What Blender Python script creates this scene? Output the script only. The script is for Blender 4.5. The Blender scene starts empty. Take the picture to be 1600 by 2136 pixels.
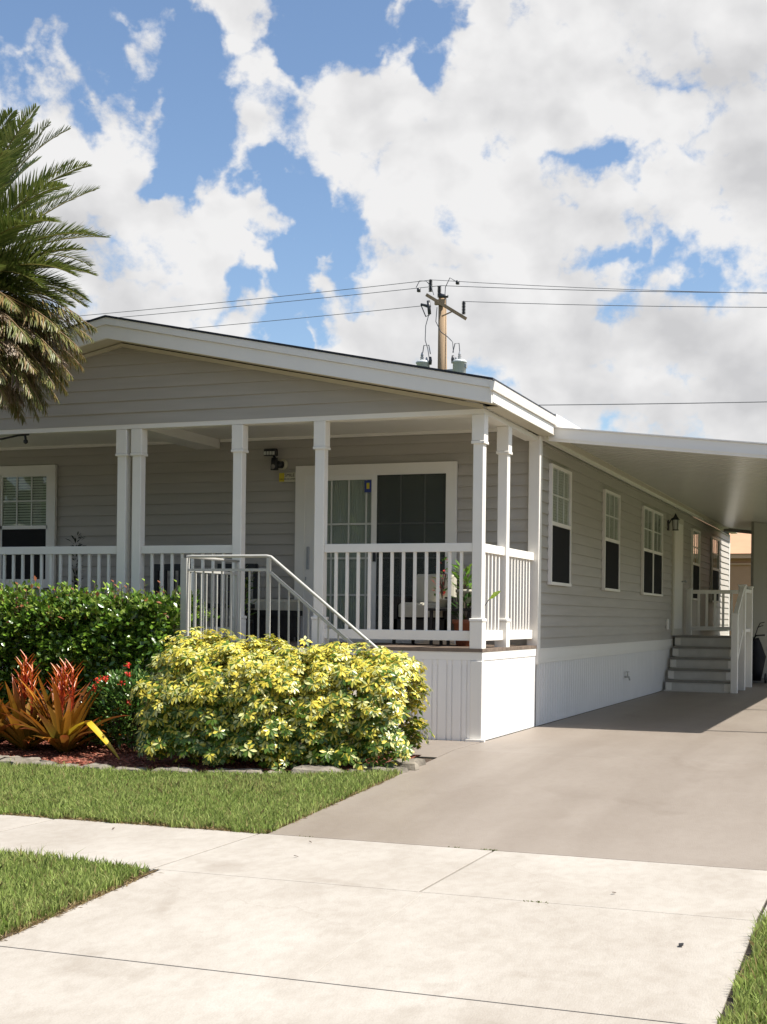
import bpy, math, random
import numpy as np
R = math.radians
random.seed(7); rng = np.random.default_rng(11)
sc = bpy.context.scene

# ------------------------------------------------------------------ camera
cam = bpy.data.cameras.new('camera'); camo = bpy.data.objects.new('camera', cam)
sc.collection.objects.link(camo); sc.camera = camo
cam.sensor_fit = 'HORIZONTAL'; cam.sensor_width = 36; cam.lens = 2873/1600*36
cam.shift_x = 0.0; cam.shift_y = (1286.6-1068)/1600
cam.clip_start = .1; cam.clip_end = 3000
camo.location = (3.8278, -12.8348, 1.2)
from mathutils import Matrix, Vector
camo.rotation_mode = 'QUATERNION'
camo.rotation_quaternion = (Matrix.Rotation(R(20.7067), 4, 'Z') @ Matrix.Rotation(R(90), 4, 'X') @ Matrix.Rotation(R(.653), 4, 'Z')).to_quaternion()

# ------------------------------------------------------------------ light
SUN_EL, SUN_AZ = 57.0, 3.0          # azimuth from +X towards +Y
sun = bpy.data.lights.new('sun', 'SUN'); so = bpy.data.objects.new('sun', sun); sc.collection.objects.link(so)
sun.energy = 5.0; sun.angle = R(.53); sun.color = (1.0, .955, .88)
sd = Vector((math.cos(R(SUN_EL))*math.cos(R(SUN_AZ)), math.cos(R(SUN_EL))*math.sin(R(SUN_AZ)), math.sin(R(SUN_EL))))
so.rotation_mode = 'QUATERNION'; so.rotation_quaternion = sd.to_track_quat('Z', 'Y')
sc.view_settings.view_transform = 'Standard'; sc.view_settings.look = 'None'
sc.view_settings.exposure = 0.75; sc.view_settings.gamma = 1.0

# ------------------------------------------------------------------ world: sky with cumulus
world = bpy.data.worlds.new('World'); sc.world = world; world.use_nodes = True
nt = world.node_tree; nt.nodes.clear()
def N(tree, typ, **kw):
    n = tree.nodes.new(typ)
    for k, v in kw.items():
        if k.startswith('i_'): n.inputs[k[2:].replace('_', ' ')].default_value = v
        else: setattr(n, k, v)
    return n
def mth(tree, op, a, b=None, c=None, clamp=False):
    n = tree.nodes.new('ShaderNodeMath'); n.operation = op; n.use_clamp = clamp
    for i, v in enumerate((a, b, c)):
        if v is None: continue
        if isinstance(v, (int, float)): n.inputs[i].default_value = v
        else: tree.links.new(v, n.inputs[i])
    return n.outputs[0]
L = nt.links.new
out = N(nt, 'ShaderNodeOutputWorld'); bg = N(nt, 'ShaderNodeBackground'); bg.inputs['Strength'].default_value = .15
L(bg.outputs[0], out.inputs[0])
sky = N(nt, 'ShaderNodeTexSky', sky_type='NISHITA', sun_disc=False)
sky.sun_elevation = R(SUN_EL); sky.sun_rotation = R(90-SUN_AZ); sky.air_density = 1.0; sky.dust_density = .8; sky.ozone_density = 1.3
tc = N(nt, 'ShaderNodeTexCoord')
D = tc.outputs['Generated']
def fbm(scale, offs=(0, 0, 0), detail=9, rough=.55, dist=.0):
    mp = N(nt, 'ShaderNodeMapping'); mp.inputs['Location'].default_value = offs; mp.inputs['Scale'].default_value = (scale, scale, scale*1.25)
    L(D, mp.inputs[0])
    n = N(nt, 'ShaderNodeTexNoise'); n.inputs['Scale'].default_value = 1; n.inputs['Detail'].default_value = detail
    n.inputs['Roughness'].default_value = rough; n.inputs['Distortion'].default_value = dist
    L(mp.outputs[0], n.inputs[0]); return n.outputs['Fac']
def dirv(az, el):
    az, el = R(az), R(el); return (math.sin(az)*math.cos(el), math.cos(az)*math.cos(el), math.sin(el))
warp = N(nt, 'ShaderNodeTexNoise'); warp.inputs['Scale'].default_value = 16; warp.inputs['Detail'].default_value = 5
L(D, warp.inputs[0])
wv = N(nt, 'ShaderNodeVectorMath', operation='SUBTRACT'); L(warp.outputs['Color'], wv.inputs[0]); wv.inputs[1].default_value = (.5, .5, .5)
ws = N(nt, 'ShaderNodeVectorMath', operation='MULTIPLY_ADD'); L(wv.outputs[0], ws.inputs[0]); ws.inputs[1].default_value = (.10, .10, .10); L(D, ws.inputs[2])
DW = ws.outputs[0]
def blob(az, el, r, amp, acc):
    dn = N(nt, 'ShaderNodeVectorMath', operation='DISTANCE'); L(DW, dn.inputs[0]); dn.inputs[1].default_value = dirv(az, el)
    mr = N(nt, 'ShaderNodeMapRange', interpolation_type='SMOOTHSTEP', clamp=True)
    mr.inputs['From Min'].default_value = R(r)*2.3; mr.inputs['From Max'].default_value = R(r)*.0
    mr.inputs['To Min'].default_value = 0; mr.inputs['To Max'].default_value = amp
    L(dn.outputs['Value'], mr.inputs['Value'])
    return mr.outputs[0] if acc is None else mth(nt, 'MAXIMUM', acc, mr.outputs[0])
holes = None
for az, el, r, am in [(-35.42,23.1,1.9,1),(-31.9,23.6,1.95,1),(-29.4,22.4,1.35,1),(-28.29,20.48,1.1,1),(-28.17,19.08,1.0,1),(-29.04,17.97,.9,1),(-30.2,17.37,.6,.9),(-33.9,19.3,.6,.7),
                  (-25.6,17.5,.8,.9),(-24.2,16.6,.9,1),(-22.6,15.75,1.1,1),(-24.7,14.6,.9,1),(-24.5,13.3,.9,1),(-25.02,11.65,.8,.9),(-26.81,12.55,.8,.8),(-23.58,23.4,1.3,.95),(-24.16,22.0,.7,.8),
                  (-19.3,23.2,1.1,.72),(-18.7,21.4,.8,.66),(-12.21,18.14,1.0,.76),(-12.68,16.4,.7,.64),(-9.26,14.32,1.0,.72),(-7.9,13.5,.8,.66),(-10.9,14.5,.6,.62),(-23.24,12.64,.8,.8),(-22.0,14.2,.7,.8),
                  (60,50,12,1),(120,35,10,1),(200,40,14,1),(250,60,12,1),(290,30,9,1),(20,70,10,1)]:
    holes = blob(az, el, r, am, holes)
def puffs(scale, offs=(0,0,0)):
    mp = N(nt, 'ShaderNodeMapping'); mp.inputs['Location'].default_value = offs; mp.inputs['Scale'].default_value = (scale, scale, scale*1.1); L(DW, mp.inputs[0])
    v = N(nt, 'ShaderNodeTexVoronoi', feature='F1'); v.inputs['Scale'].default_value = 1; v.inputs['Detail'].default_value = 2.0; v.inputs['Roughness'].default_value = .55
    L(mp.outputs[0], v.inputs[0]); return v.outputs['Distance']
pf = puffs(26); pf2 = puffs(26, (.22, -.04, .30))
n1 = fbm(14, (3.1, 1.7, .4), 12, .66, .1)
dens = mth(nt, 'ADD', mth(nt, 'MULTIPLY', mth(nt, 'SUBTRACT', n1, .5), 1.9), mth(nt, 'SUBTRACT', .50, mth(nt, 'MULTIPLY', holes, 1.07)))
fd = N(nt, 'ShaderNodeVectorMath', operation='DISTANCE'); L(D, fd.inputs[0]); fd.inputs[1].default_value = dirv(-16, 16)
fr_ = N(nt, 'ShaderNodeMapRange', clamp=True); fr_.inputs['From Min'].default_value = .55; fr_.inputs['From Max'].default_value = .95; fr_.inputs['To Max'].default_value = .36; L(fd.outputs['Value'], fr_.inputs['Value'])
dens = mth(nt, 'SUBTRACT', mth(nt, 'ADD', dens, mth(nt, 'MULTIPLY', mth(nt, 'SUBTRACT', .63, pf), .50)), fr_.outputs[0])
cov = N(nt, 'ShaderNodeMapRange', interpolation_type='SMOOTHSTEP', clamp=True)
cov.inputs['From Min'].default_value = -.22; cov.inputs['From Max'].default_value = .22; L(dens, cov.inputs['Value'])
# relief: the same noise taken a little towards the sun
n2 = fbm(13, (3.1+.16, 1.7-.03, .4+.22), 5, .5, .1)
n3 = fbm(13, (3.1, 1.7, .4), 5, .5, .1)
relief = mth(nt, 'SUBTRACT', n3, n2)
reliefb = mth(nt, 'SUBTRACT', fbm(7, (3.1, 1.7, .4), 4, .5, .1), fbm(7, (3.1+.15, 1.7-.03, .4+.2), 4, .5, .1))
big = fbm(5, (.3, 5.2, 2.2), 3, .5)
gr = None
for az, el, r in [(-2.0, 20.5, 6.5), (-5, 10.5, 4.5), (-13, 10.5, 3.0), (-33, 15.5, 2.2), (-17, 12.0, 2.2)]:
    gr = blob(az, el, r, 1.0, gr)
sh = mth(nt, 'ADD', mth(nt, 'ADD', mth(nt, 'MULTIPLY', relief, 2.3), mth(nt, 'MULTIPLY', reliefb, 3.2)), mth(nt, 'MULTIPLY', mth(nt, 'SUBTRACT', big, .5), .9))
sh = mth(nt, 'ADD', sh, mth(nt, 'SUBTRACT', .86, mth(nt, 'MULTIPLY', gr, .42)), clamp=True)
cm = N(nt, 'ShaderNodeMix', data_type='RGBA'); cm.inputs[6].default_value = (2.45, 2.45, 2.5, 1); cm.inputs[7].default_value = (3.5, 3.48, 3.48, 1)
L(sh, cm.inputs[0])
skm = N(nt, 'ShaderNodeMix', data_type='RGBA', blend_type='MULTIPLY'); skm.inputs[0].default_value = 1
L(sky.outputs[0], skm.inputs[6]); skm.inputs[7].default_value = (.58, .61, .64, 1)
fm = N(nt, 'ShaderNodeMix', data_type='RGBA'); L(cov.outputs[0], fm.inputs[0]); L(skm.outputs[2], fm.inputs[6]); L(cm.outputs[2], fm.inputs[7])
L(fm.outputs[2], bg.inputs[0])
world.cycles.sampling_method = 'MANUAL'; world.cycles.sample_map_resolution = 512
sc.cycles.max_bounces = 8; sc.cycles.transparent_max_bounces = 12; sc.cycles.diffuse_bounces = 4

# ------------------------------------------------------------------ materials
def mat(name, col, rough=.6, noise=0.0, nscale=4.0, bump=0.0, bscale=60.0, metal=0.0, spec=.5, trans=0.0, attr=None, alpha=1.0, stretch=None, col2=None, stainscale=None):
    m = bpy.data.materials.new(name); m.use_nodes = True; t = m.node_tree; t.nodes.clear()
    o = t.nodes.new('ShaderNodeOutputMaterial'); p = t.nodes.new('ShaderNodeBsdfPrincipled')
    p.inputs['Roughness'].default_value = rough; p.inputs['Metallic'].default_value = metal
    p.inputs['Specular IOR Level'].default_value = spec
    c4 = (*col, 1)
    lk = t.links.new
    src = None
    tcn = t.nodes.new('ShaderNodeTexCoord'); geo = t.nodes.new('ShaderNodeNewGeometry')
    def noi(sc_, det=6, st=None):
        n = t.nodes.new('ShaderNodeTexNoise'); n.inputs['Scale'].default_value = sc_; n.inputs['Detail'].default_value = det
        if st:
            mp = t.nodes.new('ShaderNodeMapping'); mp.inputs['Scale'].default_value = st; lk(geo.outputs['Position'], mp.inputs[0]); lk(mp.outputs[0], n.inputs[0])
        else: lk(geo.outputs['Position'], n.inputs[0])
        return n.outputs['Fac']
    if attr:
        a = t.nodes.new('ShaderNodeAttribute'); a.attribute_name = attr; src = a.outputs['Color']
    elif noise > 0:
        f = noi(nscale, 8, stretch)
        cr = t.nodes.new('ShaderNodeMapRange'); cr.inputs['From Min'].default_value = .3; cr.inputs['From Max'].default_value = .7; cr.clamp = True
        lk(f, cr.inputs['Value'])
        mx = t.nodes.new('ShaderNodeMix'); mx.data_type = 'RGBA'; lk(cr.outputs[0], mx.inputs[0])
        c2 = col2 if col2 else tuple(c*(1-noise) for c in col)
        mx.inputs[6].default_value = (*c2, 1); mx.inputs[7].default_value = c4
        src = mx.outputs[2]
        if stainscale:
            f2 = noi(stainscale, 5)
            cr2 = t.nodes.new('ShaderNodeMapRange'); cr2.inputs['From Min'].default_value = .35; cr2.inputs['From Max'].default_value = .65; cr2.inputs['To Min'].default_value = 1-noise; cr2.clamp = True
            lk(f2, cr2.inputs['Value'])
            m2 = t.nodes.new('ShaderNodeMix'); m2.data_type = 'RGBA'; m2.blend_type = 'MULTIPLY'; m2.inputs[0].default_value = 1
            lk(src, m2.inputs[6]); lk(cr2.outputs[0], m2.inputs[7]); src = m2.outputs[2]
    if src: lk(src, p.inputs['Base Color'])
    else: p.inputs['Base Color'].default_value = c4
    if bump > 0:
        b = t.nodes.new('ShaderNodeBump'); b.inputs['Strength'].default_value = bump; b.inputs['Distance'].default_value = .01
        lk(noi(bscale, 4, stretch), b.inputs['Height']); lk(b.outputs[0], p.inputs['Normal'])
    sh_ = p.outputs[0]
    if trans > 0:
        tr = t.nodes.new('ShaderNodeBsdfTranslucent')
        if src: lk(src, tr.inputs[0])
        else: tr.inputs[0].default_value = c4
        ms = t.nodes.new('ShaderNodeMixShader'); ms.inputs[0].default_value = trans; lk(sh_, ms.inputs[1]); lk(tr.outputs[0], ms.inputs[2]); sh_ = ms.outputs[0]
    if alpha < 1:
        tp = t.nodes.new('ShaderNodeBsdfTransparent')
        ms = t.nodes.new('ShaderNodeMixShader'); ms.inputs[0].default_value = alpha; lk(tp.outputs[0], ms.inputs[1]); lk(sh_, ms.inputs[2]); sh_ = ms.outputs[0]
    lk(sh_, o.inputs[0])
    return m
def conc_mat(name, col, rough, tone, crack, streak=0.0, spots=.0):
    m = bpy.data.materials.new(name); m.use_nodes = True; t = m.node_tree; t.nodes.clear(); lk = t.links.new
    o = t.nodes.new('ShaderNodeOutputMaterial'); p = t.nodes.new('ShaderNodeBsdfPrincipled'); lk(p.outputs[0], o.inputs[0]); p.inputs['Roughness'].default_value = rough
    geo = t.nodes.new('ShaderNodeNewGeometry'); pos = geo.outputs['Position']
    def noi(sc_, st=(1,1,1), det=6, dist=0, off=(0,0,0)):
        mp = t.nodes.new('ShaderNodeMapping'); mp.inputs['Scale'].default_value = st; mp.inputs['Location'].default_value = off; lk(pos, mp.inputs[0])
        n = t.nodes.new('ShaderNodeTexNoise'); n.inputs['Scale'].default_value = sc_; n.inputs['Detail'].default_value = det; n.inputs['Distortion'].default_value = dist; lk(mp.outputs[0], n.inputs[0]); return n.outputs['Fac']
    def mr(v, a, b, c, d):
        n = t.nodes.new('ShaderNodeMapRange'); n.clamp = True; n.inputs['From Min'].default_value = a; n.inputs['From Max'].default_value = b; n.inputs['To Min'].default_value = c; n.inputs['To Max'].default_value = d; lk(v, n.inputs['Value']); return n.outputs[0]
    fac = mr(noi(.55, det=4), .35, .65, 1-tone, 1)
    fac = mth(t, 'MULTIPLY', fac, mr(noi(2.6, (1,.55,1), 8, .6), .38, .62, 1-tone*.8, 1))
    fac = mth(t, 'MULTIPLY', fac, mr(noi(130, det=3), .3, .7, 1-tone*.9, 1))
    # soft darker stains with their own outlines
    fac = mth(t, 'MULTIPLY', fac, mr(noi(1.1, (1,.7,1), 9, 1.2, (3,7,0)), .60, .72, 1, 1-tone*1.5))
    fac = mth(t, 'MULTIPLY', fac, mr(noi(17, (1,.6,1), 8, .4), .35, .60, 1-tone*.7, 1))
    if streak: fac = mth(t, 'MULTIPLY', fac, mr(noi(1.0, (2.3,.16,1), 6, .2), .42, .62, 1-streak, 1))
    # hairline cracks
    wn = t.nodes.new('ShaderNodeTexNoise'); wn.inputs['Scale'].default_value = 2.2; wn.inputs['Detail'].default_value = 6; lk(pos, wn.inputs[0])
    wm = t.nodes.new('ShaderNodeVectorMath'); wm.operation = 'MULTIPLY_ADD'; lk(wn.outputs['Color'], wm.inputs[0]); wm.inputs[1].default_value = (.5,.5,0); lk(pos, wm.inputs[2])
    vo = t.nodes.new('ShaderNodeTexVoronoi'); vo.feature = 'DISTANCE_TO_EDGE'; vo.inputs['Scale'].default_value = .42; lk(wm.outputs[0], vo.inputs[0])
    cl = mr(vo.outputs['Distance'], .0008, .0028, 1, 0); msk = mr(noi(.7, det=3, off=(5,2,0)), .50, .60, 0, crack)
    fac = mth(t, 'MULTIPLY', fac, mth(t, 'SUBTRACT', 1, mth(t, 'MULTIPLY', cl, msk)))
    if spots:
        v2 = t.nodes.new('ShaderNodeTexVoronoi'); v2.inputs['Scale'].default_value = 1.3; lk(wm.outputs[0], v2.inputs[0])
        fac = mth(t, 'MULTIPLY', fac, mr(v2.outputs['Distance'], .02, .045, 1-spots, 1))
    mx = t.nodes.new('ShaderNodeMix'); mx.data_type = 'RGBA'; mx.inputs[6].default_value = (col[0]*.42, col[1]*.36, col[2]*.30, 1); mx.inputs[7].default_value = (*col, 1); lk(mr(fac, .3, 1, 0, 1), mx.inputs[0])
    lk(mx.outputs[2], p.inputs['Base Color'])
    b = t.nodes.new('ShaderNodeBump'); b.inputs['Strength'].default_value = .35; b.inputs['Distance'].default_value = .004; lk(noi(140, (1,.25,1), 3), b.inputs['Height']); lk(b.outputs[0], p.inputs['Normal'])
    return m
def glass_mat(name, tint=(.93, .95, .935)):
    m = bpy.data.materials.new(name); m.use_nodes = True; t = m.node_tree; t.nodes.clear(); lk = t.links.new
    o = t.nodes.new('ShaderNodeOutputMaterial'); g = t.nodes.new('ShaderNodeBsdfGlossy'); g.inputs['Roughness'].default_value = .02
    tp = t.nodes.new('ShaderNodeBsdfTransparent'); tp.inputs[0].default_value = (*tint, 1)
    lw_ = t.nodes.new('ShaderNodeLayerWeight'); lw_.inputs[0].default_value = .5
    pw = mth(t, 'POWER', lw_.outputs['Facing'], 4.5); fr = t.nodes.new('ShaderNodeMath'); fr.operation = 'MULTIPLY_ADD'; lk(pw, fr.inputs[0]); fr.inputs[1].default_value = .9; fr.inputs[2].default_value = .05
    ms = t.nodes.new('ShaderNodeMixShader'); lk(fr.outputs[0], ms.inputs[0]); lk(tp.outputs[0], ms.inputs[1]); lk(g.outputs[0], ms.inputs[2]); lk(ms.outputs[0], o.inputs[0])
    return m
M = dict(
 white=mat('white_paint', (.86, .82, .75), .45, .05, 3, .05, 40),
 vinyl=mat('white_vinyl', (.85, .82, .76), .4, .04, 2, .03, 30),
 skirt=mat('skirt_vinyl', (.83, .81, .78), .5, .05, 2.0),
 siding=mat('taupe_siding', (.46, .425, .375), .55, .10, 3.0, .25, 90, stretch=(.4, .4, 5)),
 shingle=mat('dark_shingle', (.03, .035, .045), .9, .4, 40, .6, 80),
 deck=mat('brown_deck', (.22, .165, .125), .6, .4, 6, .3, 60),
 soffit=mat('cream_soffit', (.58, .53, .42), .6, .05, 3),
 carport=mat('carport_pan', (.62, .60, .555), .24, .04, 2),
 glass=glass_mat('window_glass'),
 blind=mat('blind_slats', (.52, .55, .45), .6),
 dark=mat('dark_interior', (.012, .012, .014), .5),
 screen=mat('insect_screen', (.028, .028, .028), .9, spec=.05),
 screen2=mat('door_screen', (.07, .075, .07), .9, alpha=.42, spec=.05),
 curtain=mat('curtain', (.44, .46, .41), .8),
 black=mat('black_metal', (.012, .012, .014), .4),
 grey=mat('grey_metal', (.36, .37, .38), .4, metal=.3),
 steel=mat('painted_steel', (.50, .49, .45), .32, .1, 10),
 conc=conc_mat('pale_concrete', (.43, .398, .352), .85, .15, .10, 0, .10),
 drive=conc_mat('taupe_concrete', (.28, .24, .202), .5, .08, .0, .11, .10),
 soil=mat('soil', (.085, .055, .035), .95, .5, 30, .8, 40),
 mulch=mat('red_mulch', (.24, .075, .042), .95, .6, 60, 1.0, 70),
 stone=mat('edging_stone', (.27, .235, .185), .95, .55, 9, .5, 50),
 asphalt=mat('asphalt', (.055, .055, .055), .9, .3, 60, .4, 200),
 ground=mat('ground_grass', (.09, .12, .035), .95, .4, 8, .5, 30),
 leaf=mat('leaf', (.1, .2, .05), .32, attr='col', trans=.28, spec=.5),
 gloss=mat('glossy_leaf', (.1, .2, .05), .28, attr='col', trans=.22, spec=.6),
 grass=mat('grass_blade', (.1, .2, .05), .5, attr='col', trans=.35, spec=.3),
 palm=mat('palm_leaf', (.1, .2, .05), .4, attr='col', trans=.22, spec=.4),
 wood=mat('stem_wood', (.12, .085, .055), .9, .4, 20),
 polewood=mat('pole_wood', (.40, .28, .17), .9, .35, 4, .4, 30, stretch=(6, 6, .4)),
 trunk=mat('palm_trunk', (.15, .105, .07), .95, .5, 14, .9, 25),
 porcelain=mat('insulator', (.035, .037, .042), .35),
 wire=mat('wire', (.16, .16, .17), .6),
 tank=mat('tank_grey', (.50, .53, .53), .4),
 cushion=mat('cream_cushion', (.48, .45, .36), .9, .1, 20),
 wicker=mat('dark_wicker', (.02, .017, .014), .6, .4, 120, .5, 200),
 terra=mat('terracotta', (.30, .10, .05), .8, .2, 20),
 peach=mat('peach_stucco', (.50, .28, .16), .85, .1, 3, .2, 60),
 peachtrim=mat('peach_trim', (.60, .38, .24), .7),
 stepw=mat('step_white', (.66, .63, .57), .6, .15, 5),
 tread=mat('grey_tread', (.28, .26, .23), .7, .2, 8),
 bagm=mat('bag_fabric', (.006, .006, .010), .75),
 yellow=mat('sign_yellow', (.62, .50, .03), .5),
 signw=mat('sign_cream', (.62, .58, .44), .5),
 blue=mat('sticker_blue', (.03, .05, .22), .5),
 red=mat('flower_red', (.75, .06, .04), .5, trans=.2),
 lens=mat('lamp_glass', (.55, .55, .5), .2),
 shedw=mat('shed_panel', (.52, .50, .44), .6, .04, 2),
 muntin=mat('muntin_cream', (.62, .62, .56), .5),
 joint=mat('joint_dirt', (.035, .025, .016), .95, .5, 40),
 door=mat('door_white', (.62, .58, .48), .45),
)

# ------------------------------------------------------------------ builders
class MB:
    def __init__(s): s.v = []; s.f = []
    def add(s, vs, fs):
        b = len(s.v); s.v += [tuple(v) for v in vs]; s.f += [tuple(i+b for i in f) for f in fs]; return s
    def box(s, x0, x1, y0, y1, z0, z1):
        v = [(x0,y0,z0),(x1,y0,z0),(x1,y1,z0),(x0,y1,z0),(x0,y0,z1),(x1,y0,z1),(x1,y1,z1),(x0,y1,z1)]
        return s.add(v, [(0,3,2,1),(4,5,6,7),(0,1,5,4),(1,2,6,5),(2,3,7,6),(3,0,4,7)])
    def bbox(s, x0, x1, y0, y1, z0, z1, b=.004):
        """box with chamfered vertical edges and top"""
        pl = [(x0+b,y0),(x1-b,y0),(x1,y0+b),(x1,y1-b),(x1-b,y1),(x0+b,y1),(x0,y1-b),(x0,y0+b)]
        pi = [(x0+b*1.5,y0+b),(x1-b*1.5,y0+b),(x1-b,y0+b*1.5),(x1-b,y1-b*1.5),(x1-b*1.5,y1-b),(x0+b*1.5,y1-b),(x0+b,y1-b*1.5),(x0+b,y0+b*1.5)]
        v = [(x,y,z0) for x,y in pl]+[(x,y,z1-b) for x,y in pl]+[(x,y,z1) for x,y in pi]
        f = [tuple(range(7,-1,-1)), tuple(range(16,24))]
        for i in range(8):
            j=(i+1)%8; f += [(i,j,j+8,i+8),(i+8,j+8,j+16,i+16)]
        return s.add(v, f)
    def prism(s, poly, axis, a0, a1):
        """poly: 2-D points; extruded along axis 0/1/2 between a0,a1"""
        def P(u, v, a):
            return (a,u,v) if axis==0 else ((u,a,v) if axis==1 else (u,v,a))
        n=len(poly); v=[P(u,w,a0) for u,w in poly]+[P(u,w,a1) for u,w in poly]
        f=[tuple(range(n)), tuple(range(2*n-1,n-1,-1))]+[(i,i+n,(i+1)%n+n,(i+1)%n) for i in range(n)]
        return s.add(v,f)
    def tube(s, pts, r, seg=8, cap=True):
        pts=[Vector(p) for p in pts]; n=len(pts); rs = r if hasattr(r,'__len__') else [r]*n
        vs=[]; up=None
        for i,p in enumerate(pts):
            d=(pts[min(i+1,n-1)]-pts[max(i-1,0)]).normalized()
            if up is None: up = Vector((0,0,1)) if abs(d.z)<.9 else Vector((1,0,0))
            a=d.cross(up).normalized(); b=a.cross(d).normalized(); up=b
            for k in range(seg):
                t=2*math.pi*k/seg; q=p+(a*math.cos(t)+b*math.sin(t))*rs[i]; vs.append(tuple(q))
        fs=[]
        for i in range(n-1):
            for k in range(seg):
                k2=(k+1)%seg; fs.append((i*seg+k,i*seg+k2,(i+1)*seg+k2,(i+1)*seg+k))
        if cap: fs += [tuple(range(seg-1,-1,-1)), tuple(range((n-1)*seg,n*seg))]
        return s.add(vs,fs)
    def lathe(s, prof, cx, cy, z0=0, seg=16):
        vs=[]; fs=[]; n=len(prof)
        for r,z in prof:
            for k in range(seg):
                t=2*math.pi*k/seg; vs.append((cx+r*math.cos(t),cy+r*math.sin(t),z0+z))
        for i in range(n-1):
            for k in range(seg):
                k2=(k+1)%seg; fs.append((i*seg+k,i*seg+k2,(i+1)*seg+k2,(i+1)*seg+k))
        fs += [tuple(range(seg-1,-1,-1)), tuple(range((n-1)*seg,n*seg))]
        return s.add(vs,fs)
    def bar(s, p0, p1, w, h):
        """square bar between two points (w horizontal width, h other)"""
        p0=Vector(p0);p1=Vector(p1);d=(p1-p0).normalized()
        up=Vector((0,0,1)) if abs(d.z)<.95 else Vector((0,1,0))
        a=d.cross(up).normalized()*w/2; b=a.cross(d).normalized()*h/2
        v=[p0-a-b,p0+a-b,p0+a+b,p0-a+b,p1-a-b,p1+a-b,p1+a+b,p1-a+b]
        return s.add(v,[(0,3,2,1),(4,5,6,7),(0,1,5,4),(1,2,6,5),(2,3,7,6),(3,0,4,7)])
ORG = {}
def thing(name, label, cat, loc=(0,0,0), group=None, kind=None):
    o = bpy.data.objects.new(name, None); sc.collection.objects.link(o); o.location = loc; o.empty_display_size = .2
    o['label']=label; o['category']=cat
    if group: o['group']=group
    ORG[o.name]=Vector(loc); return o
def build(name, mb, m, parent=None, smooth=False, label=None, org=None):
    me = bpy.data.meshes.new(name)
    root = parent
    while root is not None and root.parent is not None: root = root.parent
    off = ORG[root.name] if root is not None and root.name in ORG else Vector(org or (0,0,0))
    me.from_pydata([(v[0]-off.x, v[1]-off.y, v[2]-off.z) for v in mb.v], [], mb.f); me.update()
    o = bpy.data.objects.new(name, me); sc.collection.objects.link(o)
    me.materials.append(m)
    if smooth: me.polygons.foreach_set('use_smooth', [True]*len(me.polygons))
    if parent is not None: o.parent = parent
    else:
        o.location = off; ORG[o.name] = off
    if label: o['label']=label
    return o
def solo(name, mb, m, label, cat, group=None, org=(0,0,0), smooth=False):
    o = build(name, mb, m, None, smooth, label, org); o['category']=cat
    if group: o['group']=group
    return o
def setting(name, mb, m, kind='structure'):
    o = build(name, mb, m); o['kind']=kind; return o
def pempty(name, parent):
    o = bpy.data.objects.new(name, None); sc.collection.objects.link(o); o.parent = parent; o.empty_display_size=.1; return o
def dup(o, parent, dx=0, dy=0, dz=0):
    c = o.copy(); sc.collection.objects.link(c); c.parent = parent; c.location = (o.location.x+dx, o.location.y+dy, o.location.z+dz); return c
def fastmesh(name, V, F, m, parent=None, col=None, smooth=False, org=None, sizes=None):
    """V (n,3), F flat list of loops with equal polygon size k: array (m,k)"""
    root = parent
    while root is not None and root.parent is not None: root = root.parent
    off = ORG[root.name] if root is not None and root.name in ORG else Vector(org or (0,0,0))
    V = np.asarray(V, np.float32) - np.array(off, np.float32)
    F = np.asarray(F, np.int32); k = F.shape[1]
    me = bpy.data.meshes.new(name); me.vertices.add(len(V)); me.vertices.foreach_set('co', V.ravel())
    me.loops.add(F.size); me.loops.foreach_set('vertex_index', F.ravel())
    me.polygons.add(len(F)); me.polygons.foreach_set('loop_start', np.arange(len(F), dtype=np.int32)*k)
    me.update(calc_edges=True)
    if col is not None:
        a = me.color_attributes.new('col', 'FLOAT_COLOR', 'POINT')
        c4 = np.ones((len(V),4), np.float32); c4[:, :3] = col; a.data.foreach_set('color', c4.ravel())
    me.materials.append(m)
    if smooth: me.polygons.foreach_set('use_smooth', [True]*len(F))
    me.validate()
    o = bpy.data.objects.new(name, me); sc.collection.objects.link(o)
    if parent is not None: o.parent = parent
    else: o.location = off; ORG[o.name]=off
    return o
def nrm(a): return a/np.maximum(np.linalg.norm(a, axis=-1, keepdims=True), 1e-9)
def leaves(P, axis, normal, length, width, cbase, cside=None, mid=.45, fold=.15):
    """leaf = 2 quads-ish (two triangles fan each side) -> returns V,F(quads),C. verts: base, left, tip, right, centre"""
    n=len(P); axis=nrm(axis); side=nrm(np.cross(axis,normal)); nn=np.cross(side,axis)
    length=np.broadcast_to(length,(n,))[:,None]; width=np.broadcast_to(width,(n,))[:,None]
    b=P; t=P+axis*length
    c=P+axis*length*mid; l=c-side*width/2+nn*width*fold; r=c+side*width/2+nn*width*fold
    l2=P+axis*length*.8-side*width*.28; r2=P+axis*length*.8+side*width*.28
    V=np.stack([b,l,l2,t,r2,r],1).reshape(-1,3)
    base=np.arange(n)[:,None]*6
    F=np.concatenate([base+np.array([[0,3,2,1]]), base+np.array([[0,5,4,3]])],0)
    if cside is None: cside=cbase
    C=np.stack([cbase,cside,cside,cbase,cside,cside],1).reshape(-1,3)
    return V,F,C
def zg(y):
    if y>-.9: return 0.0
    if y>-4.83: return -.2*(-.9-y)/3.93
    if y>-6.2: return -.2
    return -.2-.0552*(-6.2-y)
zgv=np.vectorize(zg)

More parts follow.
